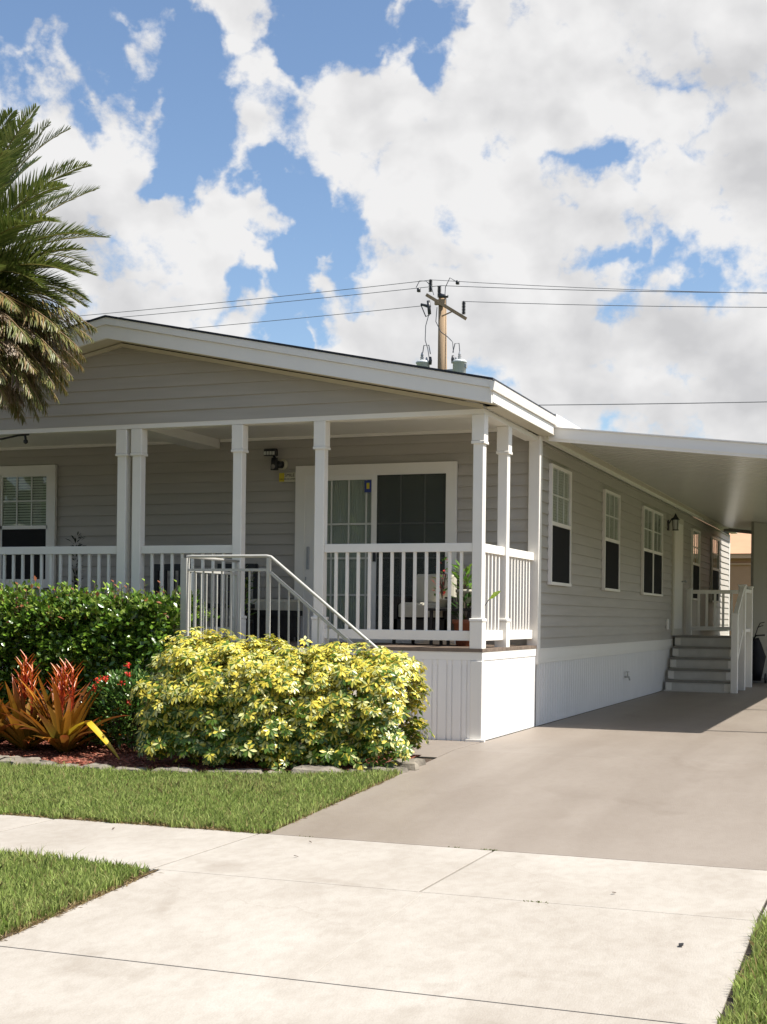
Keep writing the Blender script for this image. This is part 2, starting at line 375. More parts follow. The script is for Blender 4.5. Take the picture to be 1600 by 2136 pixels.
# ------------------------------------------------------------------ ground, pavements
g = MB(); ys=[-300,-10,-6.2,-4.83,-.9,30,400]
for a,b in zip(ys[:-1],ys[1:]):
    za,zb=zg(max(a,-10))-.035,zg(max(b,-10))-.035
    if b==-10: za=zb=zg(-10)-.14
    g.add([(-300,a,za),(300,a,za),(300,b,zb),(-300,b,zb)],[(0,1,2,3)])
g.add([(-300,-10,zg(-10)-.14),(300,-10,zg(-10)-.14),(300,-10,zg(-10)-.035),(-300,-10,zg(-10)-.035)],[(0,1,2,3)])
setting('ground', g, M['ground'])
r=MB(); r.box(-120,120,-18,-10.25,zg(-10)-.3,zg(-10)-.08); setting('road', r, M['asphalt'])
def slab(mb, x0,x1,y0,y1, j=.008, th=.12, up=0, ymid=(), c=.0018):
    x0+=j;x1-=j;y0+=j;y1-=j
    yy=[y0,*ymid,y1]
    for a,b in zip(yy[:-1],yy[1:]):
        z0,z1=zg(a)+up,zg(b)+up
        mb.add([(x0,a,z0-th),(x1,a,z0-th),(x1,b,z1-th),(x0,b,z1-th),(x0,a,z0-c),(x1,a,z0-c),(x1,b,z1-c),(x0,b,z1-c),(x0+c,a+(c if a==y0 else 0),z0),(x1-c,a+(c if a==y0 else 0),z0),(x1-c,b-(c if b==y1 else 0),z1),(x0+c,b-(c if b==y1 else 0),z1)],
               [(0,3,2,1),(0,1,5,4),(1,2,6,5),(2,3,7,6),(3,0,4,7),(4,5,9,8),(5,6,10,9),(6,7,11,10),(7,4,8,11),(8,9,10,11)])
sw=MB()
xs=[-30+1.52*i for i in range(20)]
xs=[x for x in xs if x<-1.7]+[-1.58]
X=[-9.18,-7.66,-6.14,-4.62,-3.10,-1.56,-.03,1.53,3.2,4.73,6.26,7.8,9.3]
for a,b in zip(X[:-1],X[1:]): slab(sw,a,b,-6.2,-4.83)
slab(sw,-60,-9.18,-6.2,-4.83); slab(sw,9.3,60,-6.2,-4.83)
setting('sidewalk', sw, M['conc'])
ap=MB()
slab(ap,.03,1.56,-7.7,-6.2,.0004,c=.0012); slab(ap,1.56,3.2,-7.7,-6.2,.0004,c=.0012); slab(ap,.03,3.2,-10.2,-7.702,.008)
setting('driveway_apron', ap, M['conc'])
jd=MB()
for a,b in ((-10.2,-6.2),(-6.2,-4.83),(-4.83,-.9),(-.9,18.4)):
    xa,xb=(-9.2,9.4) if a==-6.2 else (.025,3.25)
    jd.add([(xa,a,zg(a)-.012),(xb,a,zg(a)-.012),(xb,b,zg(b)-.012),(xa,b,zg(b)-.012)],[(0,1,2,3)])
setting('pavement_base', jd, M['joint'])
dr=MB()
slab(dr,.02,3.3,-4.83,2.6,.004,ymid=(-.9,)); slab(dr,.02,3.3,2.6,18.4,.004); slab(dr,-4.0,.012,-1.38,-.01,.002,up=.0,ymid=(-.9,))
setting('driveway', dr, M['drive'])
ro=MB(); ro.box(-120,.03,-10.25,-10.05,zg(-10)-.2,zg(-10)-.01); ro.box(3.2,120,-10.25,-10.05,zg(-10)-.2,zg(-10)-.01)
setting('kerb', ro, M['conc'])

# ------------------------------------------------------------------ house
H = thing('manufactured_home','single storey taupe clapboard home with white trimmed gable and railed front porch','house',(-4,0,0))
WX,WY=-8.1,20.0
def siding_y(mb, x0fn, x1fn, z0, z1, y, face=-1, step=.128, holes=()):
    """courses facing -y; x range per z"""
    z=z0
    while z<z1-1e-4:
        zt=min(z+step,z1); a0,a1,b0,b1=x0fn(z),x1fn(z),x0fn(zt),x1fn(zt)
        if a1-a0>.01 or b1-b0>.01:
            p=.02
            v=[(a0,y+face*p,z),(a1,y+face*p,z),(b1,y+face*.002,zt),(b0,y+face*.002,zt),(a0,y,z),(a1,y,z)]
            mb.add(v,[(0,1,2,3),(4,5,1,0)])
        z=zt
def siding_x(mb, y0,y1,z0,z1,x,face=1,step=.128):
    z=z0
    while z<z1-1e-4:
        zt=min(z+step,z1); p=.02
        mb.add([(x+face*p,y0,z),(x+face*p,y1,z),(x+face*.002,y1,zt),(x+face*.002,y0,zt),(x,y0,z),(x,y1,z)],[(0,1,2,3),(4,5,1,0)]); z=zt
# walls
sdm=MB(); siding_x(sdm,2.16,WY,.855,3.2,-.002); sdm.box(-.12,-.004,2.16,WY,.05,3.2)
side_wall=build('side_wall',sdm,M['siding'],H)
bk=MB(); siding_y(bk,lambda z:-8.0,lambda z:-.10,.9,3.36,2.15); bk.box(-8.0,-.12,2.152,2.3,.05,3.36)
build('porch_wall',bk,M['siding'],H)
lw=MB(); siding_x(lw,2.16,WY,.855,3.2,WX+.002,-1); lw.box(WX+.004,WX+.12,2.16,WY,.05,3.2); build('side_wall',lw,M['siding'],H)
rw=MB(); rw.box(WX,0,WY-.12,WY,.05,3.3); build('rear_wall',rw,M['siding'],H)
SL=.206; PX=-4.05; PZ=4.07
def gx0(z): return PX-(PZ-z)/SL if z>3.24 else WX
def gx1(z): return min(0,PX+(PZ-z)/SL)
ga=MB(); siding_y(ga,lambda z:max(WX,PX-(PZ-z)/SL),lambda z:min(0,PX+(PZ-z)/SL),3.228,PZ,.004)
ga.prism([(WX,3.235),(-0.0,3.235),(-.0,3.236),(PX,PZ-.0),(WX,3.236)],1,.006,.12)
build('gable_siding',ga,M['siding'],H)
bm=MB(); bm.box(WX,.0,-.012,.14,3.18,3.232); bm.box(-.145,-.005,.14,2.10,3.18,3.232); build('porch_beam',bm,M['white'],H)
# roof: shingle top slabs + gable end overhang
rf=MB()
def zr(x,b): return b-SL*abs(x-PX)
y0r,y1r=-.36,WY+.3
for s in (-1,1):
    xe=PX+s*4.235
    zt,ze=4.335,zr(xe,4.335)
    rf.add([(PX,y0r,zt),(xe,y0r,ze),(xe,y1r,ze),(PX,y1r,zt),(PX,y0r,zt-.02),(xe,y0r,ze-.02),(xe,y1r,ze-.02),(PX,y1r,zt-.02)],
           [(0,1,2,3) if s<0 else (3,2,1,0),(4,5,6,7),(0,1,5,4),(1,2,6,5),(2,3,7,6)])
    
build('roof_shingles',rf,M['shingle'],H)
# rake fascia (front) : lower board + raised upper drip strip
fa=MB()
for s in (-1,1):
    xe=PX+s*4.215
    for (b,t,ya,yb) in ((4.097,4.238,-.336,-.30),(4.24,4.313,-.352,-.30)):
        fa.prism([(PX,b),(xe,zr(xe,b)),(xe,zr(xe,t)),(PX,t)],1,ya,yb)
build('rake_fascia',fa,M['white'],H)
# raked soffit between fascia and gable + cream trim along gable
sf=MB()
for s in (-1,1):
    xe=PX+s*4.17
    b=4.112
    sf.prism([(PX,b),(xe,zr(xe,b)),(xe,zr(xe,b+.012)),(PX,b+.012)],1,-.30,.0)
    # eave soffit along the sides
    xa,xb=(0.012,.17) if s>0 else (WX-.17,WX-.012)
    sf.box(xa,xb,-.0,WY+.25,3.238,3.25)
build('soffit',sf,M['soffit'],H)
st=MB()
for s in (-1,1):
    xe=PX+s*4.04
    st.prism([(PX,4.06),(xe,zr(xe,4.06)),(xe,zr(xe,4.10)),(PX,4.10)],1,-.035,-.012)
build('gable_trim',st,M['soffit'],H)
# side gutter / fascia
def eave(xin,xout,nm):
    e=MB(); s=1 if xout>xin else -1
    e.box(min(xin,xout),max(xin,xout),-.30,2.10 if s>0 else WY+.3,3.243,3.345)
    build('eave_fascia',e,M['vinyl'],H)
    k=MB(); a=xout; 
    k.prism([(a-.01*s,3.347),(a+.02*s,3.347),(a+.03*s,3.40),(a+.035*s,3.43),(a-.01*s,3.43)],1,-.37,2.12 if s>0 else WY+.3)
    build('gutter',k,M['white'],H)
eave(.145,.172,''); eave(WX-.145,WX-.172,'')
# porch ceiling and dropped boxed beam
pc=MB(); pc.box(WX,-.15,.13,2.14,3.335,3.35); build('porch_ceiling',pc,M['vinyl'],H)
bb=MB(); bb.box(-4.30,-3.98,.145,2.13,3.225,3.333); build('ceiling_beam',bb,M['vinyl'],H)
cr=MB(); cr.box(-3.97,-.13,2.10,2.134,3.30,3.334); cr.box(WX,-4.31,2.10,2.134,3.30,3.334); build('ceiling_moulding',cr,M['white'],H)
# interior so no light leaks
# deck
dk=MB()
for i in range(15): dk.box(WX-.01,.012,-.02+.1447*i,-.02+.1447*(i+1)-.006,.868,.9)
build('porch_deck',dk,M['deck'],H)
fb=MB(); fb.box(WX,.006,-.012,.02,.786,.866); fb.box(-.02,.008,.021,2.08,.786,.866); 
fb.box(WX,.003,-.006,.02,.74,.784)
build('deck_fascia',fb,M['vinyl'],H)
# skirting with vertical ribs
def skirt(mb, a0,a1, fixed, axis, z0,z1, face, step=.105, dep=.012):
    n=int(round((a1-a0)/step)); st_=(a1-a0)/n; pts=[]
    for i in range(n):
        a=a0+i*st_
        for f,d in ((0,1),(.34,1),(.37,0),(.43,0),(.46,1),(.70,1),(.73,0),(.79,0),(.82,1)): pts.append((a+f*st_,d*dep))
    pts.append((a1,dep)); b=len(mb.v); 
    for z in (z0,z1):
        for a,d in pts: mb.v.append((fixed+face*d,a,z) if axis==1 else (a,fixed+face*d,z))
    m_=len(pts)
    for i in range(m_-1): mb.f.append((b+i,b+i+1,b+m_+i+1,b+m_+i))
fs=MB(); skirt(fs,WX,-.11,-.0,0,0.0,.785,-1,.15); fs.box(WX,-.02,.004,.03,0,.78); build('front_skirting',fs,M['skirt'],H)
ss=MB(); skirt(ss,.035,2.085,-.004,1,0,.785,1,.15,.006); build('porch_side_skirting',ss,M['skirt'],H)
s2=MB(); skirt(s2,2.11,WY,-.016,1,.0,.74,1,.12,.020); build('side_skirting',s2,M['skirt'],H)
cs=MB(); cs.bbox(-.11,.012,-.018,.034,0,.784,.006); cs.box(-.14,.05,-.06,-.019,0,.02); build('skirting_corner',cs,M['vinyl'],H)
bl=MB(); bl.box(-.01,.020,2.2,WY,.742,.852); bl.box(-.01,.028,2.2,WY,.853,.866); bl.box(-.01,.016,2.2,WY,.70,.741); build('belly_band',bl,M['vinyl'],H)
ct=MB(); ct.bbox(-.105,.026,2.085,2.20,.69,3.236,.006); build('corner_trim',ct,M['white'],H)
ct=MB(); ct.bbox(-.09,.022,WY-.1,WY+.01,.69,3.2,.006); build('corner_trim',ct,M['vinyl'],H)
# columns
def column(x,y):
    c=MB(); w=.052
    c.bbox(x-w,x+w,y-w,y+w,.9,3.18,.005)
    col=build('porch_column',c,M['white'],H)
    c=MB(); w=.065; c.bbox(x-w,x+w,y-w,y+w,.901,1.165,.005); c.bbox(x-w-.006,x+w+.006,y-w-.006,y+w+.006,1.166,1.195,.006); build('base_sleeve',c,M['white'],col)
    c=MB(); c.bbox(x-w,x+w,y-w,y+w,2.925,3.179,.005); c.bbox(x-w-.006,x+w+.006,y-w-.006,y+w+.006,2.895,2.923,.006); build('capital_sleeve',c,M['white'],col)
    return col
cols=[(-.06,.055),(-.06,.93),(-1.738,.055),(-2.667,.055),(-3.869,.055),(-4.053,.055),(-6.0,.055),(-8.02,.055),(-8.02,.93)]
for x,y in cols: column(x,y)
# railings
def railing(a0,a1,fixed,axis,zoff=0,h0=.976,h1=1.931,bal=.125,parent=H,m='white',start=.09,name='porch_railing',bw=.030,top=.084,bot=.096,sub=True):
    pr=pempty(name,parent)
    w=.024
    def bx(a,b,z0,z1,ww):
        q=MB()
        return q.bbox(a,b,fixed-ww,fixed+ww,z0,z1,.004) if axis==0 else q.bbox(fixed-ww,fixed+ww,a,b,z0,z1,.004)
    build('top_rail',bx(a0,a1,h1-top,h1,w+.006),M[m],pr); build('bottom_rail',bx(a0,a1,h0,h0+bot,w),M[m],pr)
    n=max(1,int(round((a1-a0)/bal))-1); st_=(a1-a0)/(n+1); first=None
    for i in range(n):
        a=a0+st_*(i+1)
        if first is None:
            first=build('baluster',bx(a-bw/2,a+bw/2,h0+bot,h1-top,bw/2),M[m],pr); fa_=a
        else: dup(first,pr,a-fa_ if axis==0 else 0,a-fa_ if axis==1 else 0)
    return pr
yc=.055
for a,b in ((-7.967,-6.053),(-5.947,-4.106),(-3.816,-2.720),(-1.685,-.113)): railing(a,b,yc,0)
railing(.108,.877,-.06,1); railing(.983,2.08,-.06,1); railing(.108,.877,-8.02,1); railing(.983,2.08,-8.02,1)
# windows on the side wall
def window_x(y0,y1,z0,z1,nm='window',double=False,blind=True):
    x=.019
    fr=MB(); w=.034
    fr.box(x-.01,x+.034,y0,y1,z1-w,z1); fr.box(x-.01,x+.040,y0-.008,y1+.008,z0,z0+w)
    fr.box(x-.01,x+.034,y0,y0+w,z0+w,z1-w); fr.box(x-.01,x+.034,y1-w,y1,z0+w,z1-w)
    zm=z0+(z1-z0)*.495; fr.box(x-.005,x+.030,y0+w,y1-w,zm,zm+.045)
    if double: fr.box(x-.01,x+.034,(y0+y1)/2-.035,(y0+y1)/2+.035,z0+w,z1-w)
    win=build(nm,fr,M['white'],H)
    q=MB(); q.box(x-.012,x-.001,y0+w,y1-w,z0+w,z1-w); build('dark_reveal',q,M['dark'],win)
    if blind:
        q=MB(); z=zm+.05
        while z<z1-w-.01: q.add([(x+.000,y0+w,z),(x+.000,y1-w,z),(x+.006,y1-w,z+.028),(x+.006,y0+w,z+.028)],[(0,1,2,3)]); z+=.033
        build('blind',q,M['blind'],win)
    q=MB(); q.box(x+.009,x+.012,y0+w,y1-w,z0+w,z1-w); build('glass_pane',q,M['glass'],win)
    q=MB(); q.box(x+.020,x+.022,y0+w+.005,y1-w-.005,z0+w+.003,zm-.003); build('insect_screen',q,M['screen'],win)
    q=MB(); ya,yb=y0+w,y1-w; segs=[(ya,yb)] if not double else [(ya,(ya+yb)/2-.035),((ya+yb)/2+.035,yb)]
    zz=(zm+.045+z1-w)/2; nd=2 if not double else 1
    for a,b in segs:
        q.box(x+.0125,x+.020,a,b,zz-.010,zz+.010)
        for i in range(1,nd+1):
            yy=a+(b-a)*i/(nd+1); q.box(x+.0125,x+.0195,yy-.009,yy+.009,zm+.045,zz-.011); q.box(x+.0125,x+.0195,yy-.009,yy+.009,zz+.011,z1-w)
    build('muntins',q,M['muntin'],win); return win
window_x(2.56,3.55,1.59,2.975); window_x(5.56,6.6,1.59,2.955); window_x(8.5,10.3,1.59,2.965,double=True)
window_x(13.8,14.8,1.59,2.955); window_x(16.65,17.8,1.59,2.965)
# side door with trim
q=MB(); q.box(.0,.045,11.5,12.62,.93,3.03); dd=build('side_door',q,M['door'],H)
q=MB(); q.box(.046,.05,11.62,12.5,1.05,2.93); build('door_panel',q,M['white'],dd)
q=MB(); q.tube([(.05,12.42,1.9),(.11,12.42,1.9)],.012); q.lathe([(.0,0),(.028,.01),(.03,.04),(.0,.055)],.115,12.42,1.875,10); build('handle',q,M['grey'],dd,True)
q=MB(); q.tube([(.0,7.3,.36),(.07,7.3,.36),(.08,7.3,.31)],.014); q.tube([(.05,7.3,.37),(.05,7.3,.43)],.008); q.box(.03,.07,7.26,7.34,.43,.44); build('hose_faucet',q,M['steel'],H,True)
q=MB(); q.bbox(.010,.045,10.95,11.07,1.04,1.22,.008); build('outlet_cover',q,M['vinyl'],H)
# porch back window + sliding door
def window_y(x0,x1,z0,z1,y=2.116):
    w=.11; fr=MB()
    fr.box(x0,x1,y-.035,y+.01,z1-w,z1); fr.box(x0,x1,y-.04,y+.01,z0,z0+w)
    fr.box(x0,x0+w,y-.035,y+.01,z0+w,z1-w); fr.box(x1-w,x1,y-.035,y+.01,z0+w,z1-w)
    win=build('window',fr,M['white'],H)
    a,b,c,d=x0+w,x1-w,z0+w,z1-w; zm=(c+d)/2-.03
    q=MB(); q.box(a,b,y-.022,y-.0,zm,zm+.045); q.box(a,a+.03,y-.022,y,c,d); q.box(b-.03,b,y-.022,y,c,d); q.box(a+.03,b-.03,y-.022,y,d-.03,d); build('sash',q,M['vinyl'],win)
    q=MB(); q.box(a,b,y+.001,y+.008,c,d); build('dark_reveal',q,M['dark'],win)
    q=MB(); z=zm+.05
    while z<d-.03: q.add([(a+.03,y-.001,z),(b-.03,y-.001,z),(b-.03,y-.006,z+.026),(a+.03,y-.006,z+.026)],[(0,1,2,3)]); z+=.034
    build('blind',q,M['blind'],win)
    q=MB(); q.box(a+.03,b-.03,y-.012,y-.009,c,d-.03); build('glass_pane',q,M['glass'],win)
    q=MB(); q.box(a+.03,b-.03,y-.019,y-.017,c,zm-.002); build('insect_screen',q,M['screen'],win)
    q=MB(); zz=(zm+.045+d-.03)/2
    q.box(a+.03,b-.03,y-.020,y-.0125,zz-.01,zz+.01)
    for i in (1,2):
        xx=a+.03+(b-a-.06)*i/3; q.box(xx-.01,xx+.01,y-.0195,y-.0125,zm+.045,zz-.011); q.box(xx-.01,xx+.01,y-.0195,y-.0125,zz+.011,d-.03)
    build('muntins',q,M['muntin'],win)
window_y(-7.25,-6.3,1.52,3.09)
y=2.116
fr=MB(); x0,x1,z0,z1=-2.942,-.946,.9,2.975; w=.12
fr.box(x0,x1,y-.045,y+.01,z1-w,z1); fr.box(x0,x0+w,y-.045,y+.01,z0,z1-w); fr.box(x1-w,x1,y-.045,y+.01,z0,z1-w); fr.box(x0+w,x1-w,y-.05,y+.01,z0,z0+.03)
DR=build('sliding_door',fr,M['white'],H)
a,b=x0+w,x1-w; mid=-1.945; d=z1-w
q=MB(); 
q.box(a,a+.14,y-.036,y-.012,z0+.03,d); q.box(mid-.03,mid+.035,y-.040,y-.012,z0+.03,d); q.box(a+.14,mid-.03,y-.036,y-.012,d-.06,d); q.box(a+.14,mid-.03,y-.036,y-.012,z0+.03,z0+.12); q.box(mid+.035,b,y-.032,y-.012,d-.012,d); q.box(mid+.035,b,y-.032,y-.012,z0+.03,z0+.09)
build('panel_frame',q,M['vinyl'],DR)
q=MB(); q.box(a,b,y+.004,y+.011,z0,d); build('dark_reveal',q,M['dark'],DR)
q=MB(); n=60
for i in range(n):
    u0=a+.05+(mid-a-.05)*i/n; u1=a+.05+(mid-a-.05)*(i+1)/n; q.add([(u0,y+.002-(i%2)*.006,z0+.05),(u1,y+.002-((i+1)%2)*.006,z0+.05),(u1,y+.002-((i+1)%2)*.006,d-.02),(u0,y+.002-(i%2)*.006,d-.02)],[(0,1,2,3)])
q.add([(mid,y-.000,z0+.05),(b,y-.000,z0+.05),(b,y-.000,d-.02),(mid,y-.000,d-.02)],[(0,1,2,3)])
build('curtain',q,M['curtain'],DR)
q=MB(); q.box(a+.14,mid-.03,y-.022,y-.019,z0+.12,d-.06); q.box(mid+.035,b,y-.018,y-.015,z0+.09,d-.012); build('glass_pane',q,M['glass'],DR)
q=MB()
for zz in (1.45,1.88,2.28):
    q.box(a+.14,mid-.03,y-.028,y-.0225,zz-.012+.0,zz+.012); q.box(mid+.035,b,y-.0245,y-.0185,zz-.009,zz+.009)
for i in range(1,4):
    xx=a+.02+(mid-a)*i/4+.10; 
    if xx<mid-.05: q.box(xx-.010,xx+.010,y-.0275,y-.0225,z0+.12,d-.06)
for i in (1,2): 
    xx=mid+.035+(b-mid)*i/3; q.box(xx-.008,xx+.008,y-.024,y-.0185,z0+.09,d-.012)
build('muntins',q,M['muntin'],DR)
q=MB(); q.box(mid+.036,b-.002,y-.030,y-.028,z0+.09,d-.012); build('door_screen',q,M['screen2'],DR)
q=MB(); q.bbox(mid+.0,mid+.035,y-.065,y-.041,1.84,2.0,.006); build('handle',q,M['black'],DR)
q=MB(); q.bbox(a+.035,a+.07,y-.06,y-.037,1.75,2.02,.006); q.box(a+.02,a+.03,y-.05,y-.037,1.62,1.66); build('handle',q,M['grey'],DR)
q=MB(); q.box(-2.062,-1.978,y-.0445,y-.0405,2.645,2.785); stk=build('sticker',q,M['blue'],DR)
q=MB(); q.box(-2.035,-2.0,y-.0465,y-.045,2.685,2.755); build('sticker_emblem',q,M['yellow'],DR)

# security sign, floodlight
sg=thing('security_sign','small cream and yellow notice on the porch wall beside the door','sign',(-3.06,2.12,2.79))
q=MB(); q.box(-3.18,-2.948,2.118,2.126,2.795,2.905); build('sign_plate',q,M['signw'],sg)
q=MB(); q.box(-3.178,-3.11,2.115,2.1175,2.80,2.903); build('emblem',q,M['yellow'],sg)
def text(body, size, loc, rot, m, parent, name='lettering', ext=.001):
    cu=bpy.data.curves.new(name,'FONT'); cu.body=body; cu.size=size; cu.extrude=ext; cu.align_x='LEFT'
    tmp=bpy.data.objects.new(name+'_tmp',cu); sc.collection.objects.link(tmp); bpy.context.view_layer.update()
    me=bpy.data.meshes.new_from_object(tmp.evaluated_get(bpy.context.evaluated_depsgraph_get())); bpy.data.objects.remove(tmp); bpy.data.curves.remove(cu)
    me.materials.clear(); me.materials.append(m); o=bpy.data.objects.new(name,me); sc.collection.objects.link(o)
    o.parent=parent; o.location=Vector(loc)-ORG[parent.name]; o.rotation_euler=rot; return o
text('SMILE', .052, (-3.105,2.1165,2.858), (R(90),0,0), M['black'], sg)
text('YOU ARE ON CAMERA', .021, (-3.17,2.1135,2.822), (R(90),0,0), M['black'], sg)
fl=thing('security_floodlight','black floodlight camera with row of white lamps above the porch wall notice','light',(-3.17,2.12,2.95))
q=MB(); q.lathe([(.0,0),(.062,.0),(.066,.02),(.0,.02)],0,0,0,18); q.v=[(-3.13+vx,2.128-vz,3.005+vy) for vx,vy,vz in q.v]; build('mounting_plate',q,M['signw'],fl,True)
q=MB(); q.tube([(-3.13,2.1,3.0),(-3.17,2.04,3.0)],.045,12); q.tube([(-3.195,2.02,3.075),(-3.195,2.02,2.93)],[.04,.048],14); build('camera_body',q,M['black'],fl,True)
q=MB(); q.tube([(-3.196,1.972,2.965),(-3.196,1.968,2.965)],.03,14); build('camera_lens',q,M['tread'],fl,True)
q=MB(); q.bbox(-3.325,-3.165,1.98,2.06,3.10,3.185,.01); q.tube([(-3.21,2.03,3.10),(-3.19,2.03,3.06)],.015); build('lamp_head',q,M['black'],fl)
q=MB()
for i in range(4): q.box(-3.315+.037*i,-3.288+.037*i,1.972,1.979,3.108,3.15)
build('lamp_lens',q,M['lens'],fl)
# wall lantern
wl=thing('wall_lantern','black carriage lantern mounted high beside the side door','lantern',(.0,11.05,2.8))
q=MB(); q.box(.012,.03,10.99,11.11,2.74,2.92); q.tube([(.03,11.05,2.86),(.08,11.05,2.95),(.14,11.05,2.93)],.01); build('bracket',q,M['black'],wl)
q=MB(); q.lathe([(.075,0),(.03,.06),(.012,.10),(0,.12)],.14,11.05,2.92,8); q.lathe([(.055,0),(.06,.012),(.02,.02)],.14,11.05,2.74,8)
for k in range(4):
    t=k*math.pi/2+.785; q.tube([(.14+.05*math.cos(t),11.05+.05*math.sin(t),2.75),(.14+.066*math.cos(t),11.05+.066*math.sin(t),2.92)],.006,4)
build('lantern_frame',q,M['black'],wl)
q=MB(); q.lathe([(.044,0),(.058,.165)],.14,11.05,2.755,8); build('glass_shade',q,M['lens'],wl)
# string light wire under beam
q=MB(); q.tube([(-8,.02,3.08),(-7,.02,3.11),(-6,.02,3.125),(-5.6,.02,3.135),(-5.4,.02,3.165),(-5.25,.02,3.172)],.012,6); 
s_=solo('string_light_cord',q,M['black'],'dark cord hooked under the porch beam at far left','cord',org=(-5.5,.02,3.1))
q=MB(); q.tube([(-5.30,.02,3.165),(-5.29,.02,3.12)],.014,8); q.lathe([(.008,0),(.026,-.02),(.024,-.045),(.0,-.06)],-5.29,.02,3.125,10)
build('bulb',q,M['black'],s_)
# ------------------------------------------------------------------ carport
CP=thing('carport','white aluminium lean-to carport roof sloping away from the house over the driveway','carport',(1.9,2.2,0))
def zc(x): return 3.177-.113*(x-.134)   # underside of front fascia
XR=3.62
q=MB(); q.prism([(.10,zc(.10)),(XR,zc(XR)),(XR,zc(XR)+.145),(.10,zc(.10)+.145)],1,2.16,2.20)
q.prism([(.10,zc(.10)+.146),(XR+.01,zc(XR)+.146),(XR+.01,zc(XR)+.160),(.10,zc(.10)+.160)],1,2.145,2.21)
q.prism([(.10,zc(.10)+.03),(XR,zc(XR)+.03),(XR,zc(XR)+.045),(.10,zc(.10)+.045)],1,2.150,2.159); 
build('front_fascia',q,M['vinyl'],CP)
# ribbed pans: profile along y, extruded in x with slope
yv=[2.2]; prof=[]; yy=2.21
while yy<18.25: prof += [(yy,0),(yy+.14,0),(yy+.143,.06),(yy+.197,.06)]; yy+=.2
q=MB(); b0=len(q.v)
for xx in (.0,XR-.05):
    for a_,d_ in prof: q.v.append((xx,a_,zc(xx)+.075+d_))
m_=len(prof)
for i in range(m_-1): q.f.append((i,i+1,m_+i+1,m_+i))
q.prism([(-.0,zc(0)+.10),(XR-.05,zc(XR)+.10),(XR-.05,zc(XR)+.12),(0,zc(0)+.12)],1,2.21,18.42)
build('roof_pans',q,M['carport'],CP)
q=MB(); q.box(.0,.192,2.135,18.42,3.345,3.474); build('roof_flashing',q,M['white'],CP)
q=MB(); q.box(.0165,.055,2.21,18.42,3.195,3.245); build('wall_hanger',q,M['vinyl'],CP)
q=MB(); q.box(XR-.05,XR+.01,2.16,18.42,zc(XR)+.0,zc(XR)+.16); q.box(3.38,3.46,2.4,18.3,zc(3.42)-.09,zc(3.42)+.07); build('side_beam',q,M['vinyl'],CP)
q=MB(); q.prism([(.06,zc(.06)),(XR,zc(XR)),(XR,zc(XR)+.13),(.06,zc(.06)+.13)],1,18.425,18.46); build('rear_fascia',q,M['tread'],CP)
p0=None
for yy in (2.5,6.4,10.3,14.2):
    if p0 is None:
        q=MB(); q.bbox(3.38,3.46,yy,yy+.08,0,zc(3.42)-.09,.005); p0=build('post',q,M['vinyl'],CP); y0_=yy
    else: dup(p0,CP,0,yy-y0_)
SH=thing('storage_shed','plain olive grey storage shed wall closing the far end of the carport','shed',(2.2,15,0))
q=MB(); q.box(1.02,3.36,15.0,18.4,0,zc(3.36)+.05); q.prism([(1.02,zc(3.36)+.05),(3.36,zc(3.36)+.05),(3.36,zc(3.36)+.055),(1.02,zc(1.02)+.07)],1,15.0,18.4); build('wall',q,M['shedw'],SH)
q=MB(); q.box(1.005,1.055,14.985,15.0,0,zc(1.03)+.07); q.box(1.055,3.36,14.985,15.0,0,.09); build('trim',q,M['tread'],SH)
# ------------------------------------------------------------------ side steps
ST=thing('side_steps','white wooden steps and railed landing up to the side door under the carport','steps',(.6,10.7,0))
for i in range(5):
    yf=10.68+.24*i; zt=.186*(i+1)
    q=MB(); q.box(.10,1.13,yf+.015,yf+.04,zt-.186+.0,zt-.035); build('riser',q,M['stepw'],ST)
    q=MB(); q.bbox(.06,1.15,yf-.01,(yf+.235 if i<4 else 12.95),zt-.034,zt,.004); build('tread',q,M['tread'],ST)
    for xa in (.06,1.03):
        q=MB(); q.box(xa,xa+.10,yf+.0,yf+.014,zt-.17,zt-.04); build('cleat',q,M['white'],ST)
q=MB(); q.box(.04,1.16,10.60,10.67,0,.02); q.box(.05,.09,11.7,12.9,0,.89); q.box(1.10,1.14,11.7,12.9,.0,.89); q.box(.05,1.14,12.9,12.93,0,.89); build('landing_frame',q,M['stepw'],ST)
def post(x,y_,z0,z1,w=.05):
    q=MB(); q.bbox(x-w,x+w,y_-w,y_+w,z0,z1,.006); q.bbox(x-w-.012,x+w+.012,y_-w-.012,y_+w+.012,z1,z1+.03,.01); return build('newel_post',q,M['white'],ST)
post(1.20,10.62,0,1.30,.055); post(1.20,11.72,0,1.80,.06); post(1.20,12.9,0,1.80,.055); post(.12,12.9,.93,1.76,.045)
rl=pempty('landing_railing',ST)
q=MB(); q.bbox(.165,1.145,12.87,12.93,1.69,1.76,.005); build('top_rail',q,M['white'],rl)
q=MB(); q.bbox(.165,1.145,12.875,12.925,1.02,1.09,.005); build('bottom_rail',q,M['white'],rl)
q=MB(); q.box(.27,.31,12.88,12.92,1.09,1.69); bq=build('baluster',q,M['white'],rl)
for i in range(1,6): dup(bq,rl,.148*i)
rl=pempty('stair_railing',ST)
q=MB(); q.bar((1.20,10.66,1.27),(1.20,11.68,1.76),.07,.06); q.bar((1.20,11.78,1.73),(1.20,12.85,1.73),.07,.06); build('top_rail',q,M['white'],rl)
q=MB(); q.bar((1.20,10.66,.42),(1.20,11.68,1.02),.05,.06); q.bar((1.20,11.78,1.03),(1.20,12.85,1.03),.05,.06); build('bottom_rail',q,M['white'],rl)
for i in range(6):
    t=(i+.7)/6.4; q=MB(); q.box(1.185,1.215,10.66+1.02*t-.015,10.66+1.02*t+.015,.44+.6*t,1.25+.49*t); build('baluster',q,M['white'],rl)
